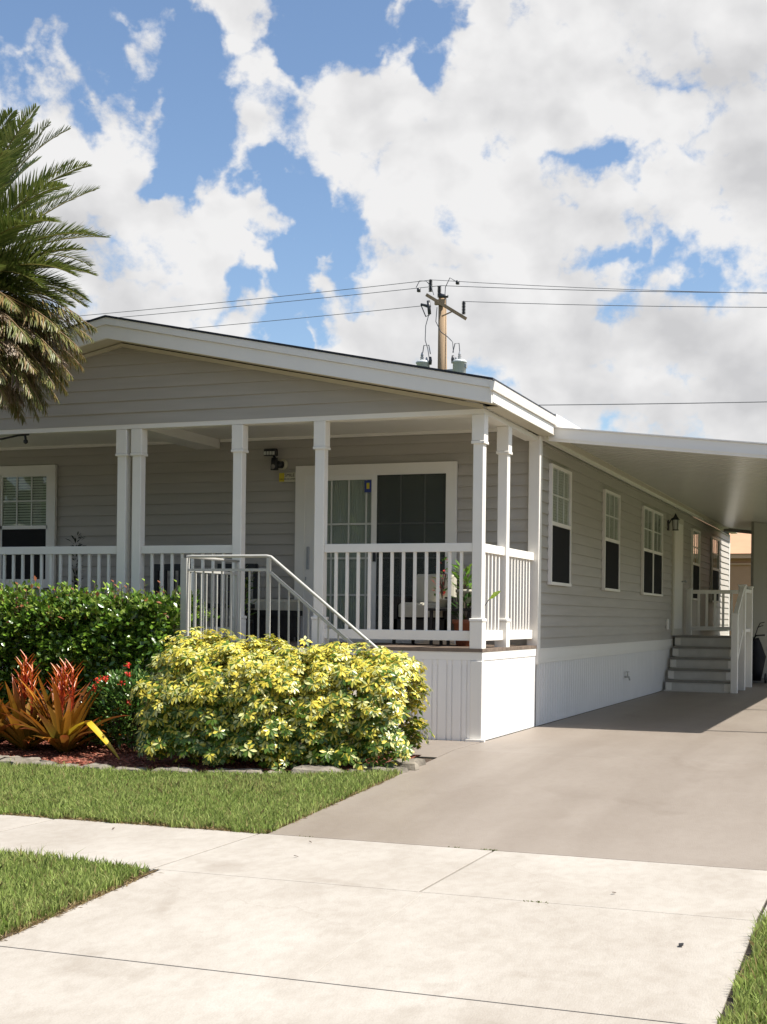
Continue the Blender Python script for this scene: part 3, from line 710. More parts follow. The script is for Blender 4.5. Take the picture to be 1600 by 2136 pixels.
# ------------------------------------------------------------------ front steps + steel handrail
FS=thing('porch_steps','concrete porch landing and steps half hidden behind the yellow shrub','steps',(-1.8,-.7,0))
q=MB(); q.box(-2.66,-1.66,-1.24,-.03,0,.88); build('landing',q,M['conc'],FS)
for i in range(4):
    q=MB(); q.box(-1.66+.25*i,-1.41+.25*i,-1.24,-.10,0,.88-.176*(i+1)); build('step',q,M['conc'],FS)
HR=thing('metal_handrail','thin cream steel handrail sloping down from the porch landing','handrail',(-2,-1.2,.88))
yh=-1.2
q=MB(); q.tube([(-2.60,-.08,1.755),(-2.60,-1.10,1.755),(-2.585,-1.185,1.755),(-2.52,yh,1.755),(-1.74,yh,1.755),(-1.70,yh,1.748),(-.62,yh,.905),(-.50,yh,.81)],.0145,10); build('top_rail',q,M['steel'],HR,True)
q=MB(); q.bar((-2.56,yh,1.625),(-1.72,yh,1.625),.03,.025); q.bar((-1.70,yh,1.60),(-.72,yh,.825),.03,.025); q.bar((-2.60,-1.16,1.625),(-2.60,-.12,1.625),.03,.025)
q.bar((-2.56,yh,.965),(-1.72,yh,.965),.03,.02); q.bar((-1.70,yh,.955),(-.72,yh,.18),.03,.02); q.bar((-2.60,-1.16,.965),(-2.60,-.12,.965),.03,.02); build('stringer_bar',q,M['steel'],HR)
for (x,y_,z0,z1,w) in ((-2.60,yh,.88,1.74,.031),(-1.72,yh,.88,1.74,.016),(-.72,yh,.16,.99,.016),(-2.60,-.12,.88,1.74,.016)):
    q=MB(); q.box(x-w,x+w,y_-w,y_+w,z0,z1); build('post',q,M['steel'],HR)
bb_=None
for i in range(8):
    x=-2.50+.097*i*1.0
    if x>-1.78: break
    q=MB(); q.box(x-.0065,x+.0065,yh-.0065,yh+.0065,.975,1.615)
    if bb_ is None: bb_=build('baluster',q,M['steel'],HR); xb=x
    else: dup(bb_,HR,x-xb)
for i in range(9):
    x=-1.61+.1*i; dz=-.78*(x+1.70); dup(bb_,HR,x-xb,0,dz-.008)
for i in range(9): dup(bb_,HR,-2.60-xb,.1+.11*i)

# ------------------------------------------------------------------ neighbour
NH=thing('neighbour_house','peach stucco house glimpsed through the gap behind the carport','house',(2,28,0))
q=MB(); q.box(-3,9,28,36,0,3.1); build('wall',q,M['peach'],NH)
q=MB(); q.box(-3.1,9.1,27.75,27.99,3.0,3.12); q.box(-3.02,9.02,27.93,27.99,2.82,2.86); build('eave_trim',q,M['peachtrim'],NH)
q=MB(); q.prism([(27.7,3.13),(36.3,3.13),(32,4.7)],0,-3.2,9.2); build('roof',q,M['peach'],NH)

NR=thing('neighbour_house','unseen pale grey house added right of the driveway to block low sky light','house',(21,8,0))  # out of view, added to darken the side wall under the carport
q=MB(); q.box(17,25,-1,22,0,3.2); build('wall',q,M['siding'],NR)
q=MB(); q.prism([(16.6,3.2),(25.4,3.2),(21,4.7)],1,-1.4,22.4); build('roof',q,M['shingle'],NR)
for yy in (1,6,11,16):
    q=MB(); q.box(16.95,16.999,yy,yy+1,1.2,2.5); build('window',q,M['white'],NR); q=MB(); q.box(16.93,16.949,yy+.06,yy+.94,1.26,2.44); build('glass_pane',q,M['glass'],NR)
# unseen tree mass added behind the camera to darken the porch
n=26000; x=rng.uniform(-45,55,n); base_=rng.uniform(0,1,n); hh=5.5+1.6*np.sin(x*.31)+1.6*np.sin(x*.83+1); y_=-33+rng.normal(0,1.8,n); z=base_*hh-.4
P=np.stack([x,y_,z],1); ax=rng.normal(0,1,(n,3)); cc=np.array([(.05,.09,.02),(.08,.12,.03),(.04,.07,.02)])[rng.integers(0,3,n)]
V,F,C=leaves(P,ax,rng.normal(0,1,(n,3)),rng.uniform(.7,1.3,n),rng.uniform(.4,.8,n),cc); o=fastmesh('added_shade_trees',V,F,M['leaf'],None,C); o['kind']='stuff'; o['label']='unseen mass of trees added over the road to shade the porch'
# ------------------------------------------------------------------ utility pole
UP=thing('utility_pole','wooden utility pole with two transformers rising behind the roof','utility pole',(-8.4,24,0))
q=MB(); q.tube([(-8.36,24,0),(-8.41,24,8),(-8.43,24,10.28)],[.19,.135,.11],14); build('pole',q,M['polewood'],UP,True)
q=MB(); q.bar((-8.85,23.84,10.28),(-7.68,23.84,9.53),.09,.09); q.bar((-8.40,23.86,9.65),(-8.05,23.86,9.78),.03,.03); q.box(-8.6,-8.3,23.8,23.9,9.98,10.12); build('crossarm',q,M['polewood'],UP)
for (x,z0,z1,yy) in ((-8.735,10.36,10.71,23.84),(-8.50,10.2,10.53,23.92),(-7.75,9.66,10.03,23.84)):
    q=MB(); n=9; pr=[]
    for i in range(n):
        z=(z1-z0)*i/n; pr += [(.035,z),(.062,z+.012),(.035,z+.028)]
    pr.append((.02,z1-z0)); q.lathe(pr,x,yy,z0,10); build('insulator',q,M['porcelain'],UP)
def transformer(x,zt,s=1):
    q=MB(); q.lathe([(.17,-.75),(.185,-.70),(.185,-.06),(.21,-.05),(.21,-.01),(.16,.03),(.05,.06)],x,23.85,zt,16); t=build('transformer',q,M['tank'],UP,True)
    q=MB(); q.lathe([(.05,0),(.06,.03),(.035,.05),(.055,.08),(.03,.10),(.045,.13),(.015,.22)],x+.02*s,23.8,zt+.04,8); q.lathe([(.035,0),(.045,.04),(.02,.12)],x-.1*s,23.85,zt,8); build('bushing',q,M['grey'],t)
    q=MB(); q.box(min(x,-8.4),max(x,-8.4),23.9,23.95,zt-.25,zt-.2); q.box(x+.185*s-.03,x+.185*s+.03,23.8,23.9,zt-.2,zt-.1); build('bracket',q,M['grey'],t)
transformer(-8.93,8.40,-1); transformer(-7.86,8.36,1)
q=MB()
q.tube([(-8.62,23.8,10.25),(-8.70,23.8,10.5),(-8.85,23.8,10.66),(-9.05,23.8,10.68),(-9.15,23.8,10.5)],.012,5)
q.tube([(-8.3,23.8,10.1),(-8.28,23.8,10.45),(-8.15,23.8,10.7),(-8.0,23.8,10.6)],.012,5)
q.tube([(-8.75,23.8,9.75),(-8.85,23.8,9.4),(-8.86,23.8,9.0),(-8.78,23.8,8.75),(-8.72,23.8,8.4)],.012,5)
q.tube([(-8.52,23.8,9.9),(-8.55,23.8,9.5),(-8.4,23.8,9.2),(-8.2,23.8,9.05),(-8.05,23.8,8.9),(-8.02,23.8,8.6)],.012,5)
q.tube([(-8.93,23.8,8.65),(-8.9,23.8,8.85),(-8.75,23.8,8.85),(-8.70,23.8,8.6)],.015,5); q.tube([(-7.84,23.8,8.62),(-7.86,23.8,8.85),(-7.98,23.8,8.85),(-8.04,23.8,8.6)],.015,5)
build('jumper_wire',q,M['wire'],UP)
q=MB(); q.tube([(-9.0,23.8,10.02),(-8.72,23.8,9.92)],[.03,.05],8); q.tube([(-8.78,23.8,10.1),(-8.74,23.8,9.72)],.05,8); q.tube([(-9.0,23.8,10.0),(-8.85,23.8,9.66),(-8.74,23.8,9.7)],.016,6)
q.tube([(-8.44,23.8,10.22),(-8.2,23.8,10.18)],[.07,.04],8); q.lathe([(.04,0),(.05,.12),(.03,.22)],-8.70,23.8,8.3,8); q.lathe([(.04,0),(.05,.12),(.03,.22)],-8.04,23.8,8.3,8)
q.box(-9.18,-9.1,23.95,24.05,10.42,10.52); q.box(-8.03,-7.95,23.95,24.05,10.55,10.65)
build('fuse_cutout',q,M['porcelain'],UP,True)
def wire(p0,p1,sag,lab,r=.009):
    n=28; pts=[]
    for i in range(n+1):
        t=i/n; pts.append((p0[0]+(p1[0]-p0[0])*t,p0[1]+(p1[1]-p0[1])*t,p0[2]+(p1[2]-p0[2])*t-4*sag*t*(1-t)))
    q=MB(); q.tube(pts,r,5); return solo('power_line',q,M['wire'],lab,'power line',group='power lines strung from the utility pole',org=p0)
wire((-8.735,24,10.73),(-48,24,10.9),.35,'topmost thin power line running left from the pole')
wire((-8.49,24,10.55),(-48,24,10.75),.33,'second thin power line running left from the pole')
wire((-8.95,24,10.02),(-48,24,10.2),.33,'lowest power line running left from the pole over the ridge')
wire((-8.735,24,10.73),(32,24,9.2),1.0,'topmost thin power line running right from the pole')
wire((-8.49,24,10.55),(32,24,9.35),.85,'second thin power line running right from the pole')
wire((-7.75,24,10.05),(32,24,8.9),.75,'third power line running right from the crossarm end')
wire((-12,24,7.32),(30,24,6.95),.4,'low single cable crossing the sky above the carport roof',.013)

# ------------------------------------------------------------------ porch furniture
AC=thing('wicker_armchair','dark wicker armchair with cream cushions behind the right hand railing','armchair',(-1.05,1.5,.9))
q=MB(); q.box(-1.36,-.74,1.2,1.8,.98,1.18); q.box(-1.40,-1.32,1.2,1.85,.98,1.42); q.box(-.78,-.70,1.2,1.85,.98,1.42); q.box(-1.36,-.74,1.8,1.88,.98,1.62); build('frame',q,M['wicker'],AC)
for x,yy in ((-1.36,1.22),(-.74,1.22),(-1.36,1.84),(-.74,1.84)): q=MB(); q.tube([(x,yy,.9),(x,yy,1.0)],.02); build('leg',q,M['wicker'],AC)
q=MB(); q.bbox(-1.30,-.80,1.16,1.74,1.20,1.36,.03); build('seat_cushion',q,M['cushion'],AC)
q=MB(); q.bbox(-1.28,-.82,1.62,1.78,1.37,1.68,.03); build('back_cushion',q,M['cushion'],AC)
PT=thing('plant_stand','small dark table holding potted plants at the porch corner','plant stand',(-.65,1.2,.9))
q=MB(); q.bbox(-.90,-.42,1.0,1.4,1.27,1.30,.005); build('table_top',q,M['wicker'],PT)
for x,yy in ((-.87,1.03),(-.45,1.03),(-.87,1.37),(-.45,1.37)): q=MB(); q.box(x-.015,x+.015,yy-.015,yy+.015,.9,1.27); build('leg',q,M['wicker'],PT)
def scatter_plant(c,n,h,rad,l,w,cols,up=.6,parent=None,name='foliage',m='leaf',droop=.2):
    a=rng.uniform(0,2*np.pi,n); rr=rad*np.sqrt(rng.uniform(0,1,n)); zz=rng.uniform(.1,1,n)*h
    P=np.stack([c[0]+rr*np.cos(a),c[1]+rr*np.sin(a),c[2]+zz],1)
    ax=np.stack([np.cos(a),np.sin(a),np.full(n,up)],1)+rng.normal(0,.35,(n,3)); nr=np.stack([-np.cos(a)*.3,-np.sin(a)*.3,np.ones(n)],1)+rng.normal(0,.3,(n,3))
    cc=np.array(cols)[rng.integers(0,len(cols),n)]*rng.uniform(.75,1.2,(n,1))
    V,F,C=leaves(P,ax,nr,rng.uniform(.7,1.2,n)*l,rng.uniform(.8,1.2,n)*w,cc); return fastmesh(name,V,F,M[m],parent,C)
def potted(x,y_,z,r,h,lab,cols,ph,pr,l,w,mp='terra',n=60,cat='potted plant'):
    t=thing('potted_plant',lab,cat,(x,y_,z),group='potted plants on the porch')
    q=MB(); q.lathe([(r*.7,0),(r*.95,h*.85),(r*1.05,h*.85),(r*1.05,h),(r*.9,h),(r*.85,h*.9)],x,y_,z,16); build('pot',q,M[mp],t,True)
    scatter_plant((x,y_,z+h*.8),n,ph,pr,l,w,cols,parent=t); 
    q=MB()
    for k in range(6):
        a=k*1.05; q.tube([(x,y_,z+h*.8),(x+.5*pr*math.cos(a),y_+.5*pr*math.sin(a),z+h+ph*.6)],.005,5)
    build('stems',q,M['wood'],t); return t
potted(-.56,1.2,1.30,.09,.20,'green leafed plant in a cream pot raised on the corner stand',[(.12,.25,.03),(.2,.33,.05)],.28,.09,.12,.035,'cushion')
potted(-.78,1.12,1.30,.06,.10,'small red flowering plant on the stand by the corner column',[(.1,.2,.03),(.45,.05,.04)],.45,.08,.07,.03,'cushion',50)
potted(-.50,1.05,.9,.13,.28,'dark green plant in a terracotta pot on the deck under the stand',[(.04,.1,.02)],.3,.12,.12,.03)
potted(-2.82,.45,.9,.12,.25,'leaning leafy plant in dark pot beside the entry column',[(.07,.15,.02),(.2,.25,.06)],.62,.12,.10,.04,'wicker',60)
potted(-5.2,.9,.9,.10,.2,'tall slim dark plant behind the left hand railing',[(.02,.03,.015)],1.05,.05,.08,.02,'wicker',160)
q=MB(); q.bbox(.05,.06,.02,.03,0,.01,.001)
lf=MB(); 
V,F,C=leaves(np.array([[.03,.12,1.38]]),np.array([[.6,-.35,.35]]),np.array([[.3,-.8,.6]]),.19,.07,np.array([[.35,.5,.04]]))
lo=thing('stray_plant_leaf','single bright green leaf poking through the side railing','leaf',(.0,.2,1.3))
fastmesh('blade',V,F,M['leaf'],lo,C); q=MB(); q.tube([(-.2,.4,1.05),(-.08,.3,1.3),(.03,.12,1.38)],.004,5); build('stalk',q,M['leaf'],lo)
BN=thing('porch_bench','dark bench with white cushion against the wall left of the door','bench',(-3.1,1.75,.9))
q=MB(); q.box(-3.42,-2.80,1.55,2.0,1.20,1.26); q.box(-3.40,-2.82,1.58,1.98,.95,1.2); build('seat_box',q,M['wicker'],BN)
for x,yy in ((-3.38,1.6),(-2.84,1.6),(-3.38,1.96),(-2.84,1.96)): q=MB(); q.box(x-.02,x+.02,yy-.02,yy+.02,.9,.95); build('leg',q,M['wicker'],BN)
q=MB(); q.bbox(-3.44,-2.79,1.54,2.02,1.262,1.39,.03); build('cushion',q,M['cushion'],BN)
DC=thing('dark_chair','black slatted chair seen between balusters left of the twin columns','chair',(-4.1,1.4,.9))
q=MB(); q.box(-4.6,-4.1,1.15,1.65,1.28,1.33)
for i in range(5): q.box(-4.58+.11*i,-4.53+.11*i,1.62,1.66,1.33,1.78)
q.box(-4.6,-4.1,1.61,1.67,1.72,1.80); build('seat_and_back',q,M['black'],DC)
for x,yy in ((-4.57,1.18),(-4.13,1.18),(-4.57,1.62),(-4.13,1.62)): q=MB(); q.box(x-.02,x+.02,yy-.02,yy+.02,.9,1.28); build('leg',q,M['black'],DC)
DC2=thing('dark_chair','black slatted chair seen between balusters right of the twin columns','chair',(-3.7,1.4,.9))
for ch in list(DC.children):
    c=ch.copy(); sc.collection.objects.link(c); c.parent=DC2; c.location=(ch.location.x+0.05,ch.location.y,ch.location.z)
DC2.location=(-3.25,1.35,.9)
# ------------------------------------------------------------------ golf bag
GB=thing('golf_bag','black upright golf bag on a push cart against the shed wall','golf bag',(1.2,14.6,0))
q=MB(); q.tube([(1.13,14.72,.06),(1.15,14.7,.25),(1.17,14.68,.5),(1.13,14.7,.72),(1.10,14.7,.86)],[.12,.14,.17,.13,.10],14); build('bag_body',q,M['bagm'],GB,True)
q=MB(); q.tube([(1.10,14.55,.80),(1.16,14.5,.92),(1.33,14.5,.93)],.018,7); q.tube([(1.15,14.5,.92),(1.20,14.5,1.08),(1.30,14.5,1.12)],.010,6); q.tube([(1.2,14.5,1.08),(1.24,14.5,1.16),(1.32,14.5,1.18)],.010,6); q.tube([(1.1,14.6,.05),(1.1,14.56,.9)],.014,7); build('cart_frame',q,M['black'],GB,True)
for dx in (-.05,.22):
    q=MB(); q.lathe([(.09,-.02),(.10,0),(.09,.02)],0,0,0,16); q.v=[(1.13+dx+z,14.52+x,.10+y_) for x,y_,z in q.v]; build('wheel',q,M['black'],GB)

# ------------------------------------------------------------------ bed edging stones
bed=[(-8,-2.95),(-6,-2.98),(-4.5,-2.95),(-3.3,-2.90),(-2.5,-2.97),(-1.75,-2.93),(-1.1,-2.75),(-.45,-2.52),(-.15,-2.40),(-.04,-2.2),(-.05,-1.95),(-.08,-1.7)]
def bedy(x):
    pts=bed[:9]+[(.02,-2.2)]
    for (a,b),(c,d) in zip(pts[:-1],pts[1:]):
        if a<=x<=c: return b+(d-b)*(x-a)/(c-a)
    return -2.9
pts=[]; 
for (a,b),(c,d) in zip(bed[:-1],bed[1:]):
    n=max(1,int(math.hypot(c-a,d-b)/.05))
    for i in range(n): pts.append((a+(c-a)*i/n,b+(d-b)*i/n))
pos=0; idx=0; shapes=['long flat','short chunky','rounded','angular','broad pale','narrow grey','chipped','thick']
total=len(pts)
while idx<total-5:
    ln=random.uniform(.18,.55); n=int(ln/.05); 
    i2=min(idx+n,total-1); a=pts[idx]; b=pts[i2]; cx,cy=(a[0]+b[0])/2,(a[1]+b[1])/2; L_=math.hypot(b[0]-a[0],b[1]-a[1]); ang=math.atan2(b[1]-a[1],b[0]-a[0])
    if cx>-6.5 and L_>.1:
        q=MB(); w=random.uniform(.12,.22); h=random.uniform(.02,.055); z0=zg(cy)-.035; vs=[]
        ring=[(-.5,-.35),(-.42,-.5),(.0,-.46),(.40,-.5),(.5,-.3),(.5,.3),(.38,.5),(-.1,.47),(-.44,.46),(-.5,.3)]
        ring=[(u+random.uniform(-.09,.09),v+random.uniform(-.13,.13)) for u,v in ring]
        for sc_,z in ((1,0),(1,h*.8),(.9,h+.035),(.55,h+.045)):
            for u,v in ring:
                X_=u*L_*.94*(sc_ if sc_<1 else 1); Y_=v*w*sc_*1.6; vs.append((cx+X_*math.cos(ang)-Y_*math.sin(ang),cy+X_*math.sin(ang)+Y_*math.cos(ang),z0+z+random.uniform(-.012,.012)))
        k=len(ring); fs=[]
        for r_ in range(3):
            for i in range(k): fs.append((r_*k+i,r_*k+(i+1)%k,(r_+1)*k+(i+1)%k,(r_+1)*k+i))
        fs.append(tuple(range(3*k,4*k))); q.add(vs,fs)
        ref = 'in front of the bromeliads' if cx<-2.9 else ('in front of the red mulch patch' if cx<-2.2 else ('under the left half of the yellow shrub' if cx<-1.2 else ('under the right half of the yellow shrub' if cx<-.3 else 'at the bend by the driveway')))
        solo('edging_stone',q,M['stone'],f'pale weathered stone edging the bed {ref}','edging stone',group='stones edging the planting bed',org=(cx,cy,z0),smooth=False)
    idx=i2
# relabel members that share a place: they are told apart by order along the bed
es={}
for o in sc.objects:
    if o.name.startswith('edging_stone'): es.setdefault(o['label'],[]).append(o)
ordn=['leftmost','second from left','third from left','fourth from left','fifth from left','sixth from left','seventh from left','eighth from left','ninth from left']
for lab,ob in es.items():
    ob.sort(key=lambda o:o.location.x*1.0+o.location.y*.3)
    for i,o in enumerate(ob):
        if len(ob)>1: o['label']=lab.replace('pale weathered stone edging the bed','weathered edging stone')+', '+(ordn[i] if i<len(ordn)-0 and i<len(ob)-1 else 'rightmost')
# mulch bed
mm=MB(); nx=60; ny=12; vs=[]
for i in range(nx+1):
    x=-8+7.88*i/nx; yb=bedy(x)+.05
    for j in range(ny+1):
        yy=yb+(-.02-yb)*j/ny if x<-4.02 else yb+(-1.40-yb)*j/ny
        vs.append((x,yy,zg(yy)+.012+random.uniform(0,.02)))
fs=[(i*(ny+1)+j,(i+1)*(ny+1)+j,(i+1)*(ny+1)+j+1,i*(ny+1)+j+1) for i in range(nx) for j in range(ny)]
mm.add(vs,fs); o=setting('planting_bed',mm,M['mulch'])
# mulch chips
n=9000; x=rng.uniform(-6,-.25,n); yb=np.array([bedy(v) for v in x]); yy=yb+.06+rng.uniform(0,1,n)*1.2
P=np.stack([x,yy,zgv(yy)+.03],1); a=rng.uniform(0,6.28,n); ax=np.stack([np.cos(a),np.sin(a),rng.normal(0,.2,n)],1); nr=np.stack([rng.normal(0,.4,n),rng.normal(0,.4,n),np.ones(n)],1)
cc=np.array([(.30,.085,.05),(.22,.06,.035),(.38,.17,.11),(.12,.05,.03)])[rng.integers(0,4,n)]
V,F,C=leaves(P,ax,nr,rng.uniform(.02,.06,n),rng.uniform(.008,.018,n),cc)
o=fastmesh('mulch_chips',V,F,mat('mulch_chip',(0,0,0),.9,attr='col'),None,C); o['kind']='stuff'; o['label']='red brown wood mulch chips covering the planting bed'

# ------------------------------------------------------------------ lawns
def lawn(name, n, sampler, label, hmin=.035, hmax=.07, region=None):
    P=sampler(n); n=len(P); a=rng.uniform(0,2*np.pi,n)
    h=rng.uniform(hmin*.7,hmax,n)+rng.exponential(.008,n)
    patch=np.sin(P[:,0]*3.1+1.3)*np.sin(P[:,1]*4.3+.4)+.6*np.sin(P[:,0]*7.7)*np.sin(P[:,1]*9.1+2)
    h*=1+.12*patch
    tilt=np.stack([np.cos(a),np.sin(a)],1)*(rng.uniform(.05,.65,n)[:,None])
    w=rng.uniform(.0026,.005,n); s=np.stack([-np.sin(a),np.cos(a),np.zeros(n)],1)*w[:,None]
    # widen facing: random side direction
    b=rng.uniform(0,2*np.pi,n); s=np.stack([np.cos(b),np.sin(b),np.zeros(n)],1)*w[:,None]
    mid=P.copy(); mid[:,:2]+=tilt*h[:,None]*.25; mid[:,2]+=h*.6
    tip=P.copy(); tip[:,:2]+=tilt*h[:,None]*.9; tip[:,2]+=h*(1-.25*np.linalg.norm(tilt,axis=1))
    V=np.stack([P-s,P+s,mid+s*.8,tip,mid-s*.8],1).reshape(-1,3)
    base=np.arange(n)[:,None]*5
    # pentagon faces
    F=base+np.array([[0,1,2,3,4]])
    g1=np.array([.25,.35,.075]); g2=np.array([.46,.50,.18]); st_=np.array([.42,.34,.15])
    t=np.clip(rng.normal(.4,.25,n)+.12*patch,0,1)[:,None]; c=g1*(1-t)+g2*t
    pp=np.sin(P[:,0]*1.9+.5)*np.cos(P[:,1]*2.7)+.5*np.sin(P[:,0]*5.3+P[:,1]*4.1)
    dry=rng.uniform(0,1,n)<(.08+.16*np.clip(pp-.35,0,1)); c[dry]=st_*rng.uniform(.6,1.0,(dry.sum(),1))
    c*=rng.uniform(.65,1.25,(n,1))
    C=np.repeat(c,5,0)
    o=fastmesh(name,V,F,M['grass'],None,C); o['kind']='stuff'; o['label']=label; return o
def smp_front(n):
    x=np.concatenate([rng.uniform(-3.6,.01,int(n*.85)),rng.uniform(-8,-3.6,int(n*.15))]); yb=np.array([bedy(v) for v in x])-.09
    x=x+.025*np.sin(yb*7+rng.uniform(0,6,len(x)))*(x>-.1); y_=-4.83+.025*np.sin(x*13)+.015*np.sin(x*41)+rng.uniform(0,1,len(x))*(yb+4.83+.0); k=rng.uniform(0,1,len(x))<(yb+4.8)/2.2
    x,y_=x[k],y_[k]; return np.stack([x,y_,zgv(y_)-.012],1)
lawn('lawn',150000,smp_front,'mown green grass between the stone edging and the sidewalk')
def smp_left(n):
    x=-.0-rng.power(2.0,n)*0; x=rng.uniform(-1.9,0.0,n); y_=rng.uniform(-8.2,-6.23,n)
    k=(x<.01+.03*np.sin(y_*11)+.015*np.sin(y_*37))&((x<-.10)|(y_<-6.27))&(y_<-6.22+.02*np.sin(x*15)); x,y_=x[k],y_[k]; return np.stack([x,y_,zgv(y_)-.012],1)
lawn('lawn',52000,smp_left,'patch of grass in the corner between sidewalk and apron at left',.035,.075)
def smp_right(n):
    x=rng.uniform(3.22,4.2,n); y_=rng.uniform(-8.6,-6.22,n); k=x>3.22+.03*np.sin(y_*9); x,y_=x[k],y_[k]; return np.stack([x,y_,zgv(y_)-.012],1)
lawn('lawn',26000,smp_right,'strip of grass right of the apron at the picture edge',.04,.085)
# soil under lawns (thin sheets)
sl=MB()
def sheet(x0,x1,y0,y1,up=-.014):
    yy=[y0]+[v for v in (-6.2,-4.83,-.9) if y0<v<y1]+[y1]
    for a_,b_ in zip(yy[:-1],yy[1:]): sl.add([(x0,a_,zg(a_)+up),(x1,a_,zg(a_)+up),(x1,b_,zg(b_)+up),(x0,b_,zg(b_)+up)],[(0,1,2,3)])
sheet(-30,.018,-4.827,-1.40); sheet(-30,.028,-10.0,-6.203); sheet(3.203,30,-10.0,-6.203); sheet(3.305,30,-4.827,.5)
setting('lawn_soil',sl,M['soil'])
# soil along lawn edges: brown runners
n=5000; x=np.concatenate([rng.uniform(-4,.0,2500),rng.uniform(-.02,.03,1300),rng.uniform(-.01,.045,1200)]); y_=np.concatenate([rng.uniform(-4.85,-4.80,2500),rng.uniform(-4.8,-2.45,1300),rng.uniform(-9,-6.25,1200)])
P=np.stack([x,y_,zgv(y_)+.0],1); a=rng.uniform(0,6.28,n); ax=np.stack([np.cos(a),np.sin(a),rng.uniform(0,.8,n)],1); nr=rng.normal(0,1,(n,3))
V,F,C=leaves(P,ax,nr,rng.uniform(.02,.05,n),.004,np.array([(.25,.17,.08),(.35,.26,.12),(.12,.08,.04)])[rng.integers(0,3,n)])
o=fastmesh('dry_thatch',V,F,M['grass'],None,C); o['kind']='stuff'; o['label']='dry brown runners along the lawn edges'

# ------------------------------------------------------------------ shrubs
def stems_mb(spots,h,r=.012,spread=.25):
    q=MB()
    for x,y_ in spots:
        z=zg(y_)
        for k in range(4):
            a=random.uniform(0,6.28); q.tube([(x,y_,z-.02),(x+.3*spread*math.cos(a),y_+.3*spread*math.sin(a),z+h*.4),(x+spread*math.cos(a),y_+spread*math.sin(a),z+h*.85)],[r,r*.7,r*.4],5)
    return q
def lump(x,y_,seed): 
    return .5*(np.sin(x*5.1+seed)*np.cos(y_*6.3+seed*1.7))+.35*np.sin(x*11.3+seed*2.1)*np.sin(y_*9+seed)+.2*np.sin(x*23+seed*.7)
# green hedge
def hedge_part(x0,x1,lab,seed,n):
    T=thing('green_hedge',lab,'shrub',((x0+x1)/2,-.95,0),group='glossy green shrubs before the porch')
    xs_=rng.uniform(x0,x1,n); u=rng.uniform(-1,1,n); yc_=-1.0; 
    zt=1.19+.25*lump(xs_*1.5,u,seed)+.0
    # surface-biased: pick v in 0..1 height, u across
    v=1-rng.uniform(0,1,n)**1.25*.98
    wid=.52*np.sqrt(np.clip(1-np.clip((v-.62)/.38,0,1)**2*.75,0,1))*(1+.13*lump(xs_,v*2,seed+3))
    shell=np.where(rng.uniform(0,1,n)<.72,np.sign(u)*(.82+.18*np.abs(u)),u)
    top=rng.uniform(0,1,n)<.24
    v=np.where(top,1-rng.uniform(0,.10,n),v); shell=np.where(top,u,shell)
    y_=yc_+shell*wid; z=v*zt+np.where(top,rng.exponential(.03,n),0)
    P=np.stack([xs_,y_,z],1)
    nh=n//55; hd=P[:nh].copy(); hd[:,2]+=np.where(top[:nh],rng.normal(.02,.05,nh),0); hd[:,1]+=rng.normal(0,.04,nh)
    near=np.concatenate([((P[i:i+2000,None,:]-hd[None])**2).sum(2).argmin(1) for i in range(0,n,2000)]); dv=rng.normal(0,1,(n,3)); dv[:,2]=np.abs(dv[:,2])*.9; dv=nrm(dv)
    pull=rng.uniform(0,1,n)<.75; P=np.where(pull[:,None],hd[near]+dv*rng.uniform(.03,.14,n)[:,None],P)
    out_=np.stack([rng.normal(0,.5,n),np.sign(shell)*np.abs(shell)*.9+rng.normal(0,.3,n),np.where(top,1.0,.25)+rng.normal(0,.35,n)],1)
    ax=nrm(out_+rng.normal(0,.6,(n,3))); nr=nrm(out_*.8+np.array([0,0,.8])+rng.normal(0,.45,(n,3)))
    cols=np.array([(.08,.16,.018),(.14,.25,.025),(.045,.10,.015),(.22,.31,.04)]); ci=rng.choice(4,n,p=[.36,.28,.2,.16]); cc=cols[ci]*rng.uniform(.8,1.25,(n,1))
    redt=top&(rng.uniform(0,1,n)<.05); cc[redt]=(.28,.10,.05)
    lg=top&(rng.uniform(0,1,n)<.35); cc[lg]=np.array([.20,.27,.05])
    V,F,C=leaves(P,ax,nr,rng.uniform(.045,.08,n),rng.uniform(.03,.046,n),cc,mid=.5); V0,F0,C0=V,F,C
    # upright shoots
    ns=int((x1-x0)*34); Vs=[];Fs=[];Cs=[];o_=0; q=MB()
    for k in range(ns):
        sx=random.uniform(x0,x1); sy=yc_+random.uniform(-.4,.35); zt0=1.02; hh=random.uniform(.12,.52); lx,ly=random.uniform(-.05,.05),random.uniform(-.05,.05)
        q.tube([(sx,sy,zt0-.1),(sx+lx,sy+ly,zt0+hh)],.004,4)
        m_=10; t=np.linspace(.2,1,m_); P=np.stack([sx+lx*t,sy+ly*t,zt0-.1+(hh+.1)*t],1); a=np.arange(m_)*2.4
        ax=np.stack([np.cos(a),np.sin(a),np.full(m_,.7)],1); nr=np.stack([-np.cos(a)*.5,-np.sin(a)*.5,np.ones(m_)],1); c=np.array([(.22,.32,.05)]*m_)*rng.uniform(.7,1.2,(m_,1)); 
        if k%3==0: c[-5:]=(.26,.10,.06)
        V,F,C=leaves(P,ax,nr,.05,.028,c); Vs.append(V);Fs.append(F+o_);Cs.append(C);o_+=len(V)
    fastmesh('foliage',np.concatenate([V0]+Vs),np.concatenate([F0]+[f+len(V0) for f in Fs]),M['gloss'],T,np.concatenate([C0]+Cs)); build('shoot_stems',q,M['wood'],T)
    build('branches',stems_mb([(x0+.2+.35*i,yc_+random.uniform(-.2,.2)) for i in range(int((x1-x0)/.35))],1.25),M['wood'],T)
hedge_part(-4.05,-2.72,'glossy dark green shrub against the metal handrail post',1.0,22000)
hedge_part(-5.5,-4.0,'glossy dark green shrub at the left picture edge by the palm',4.0,22000)
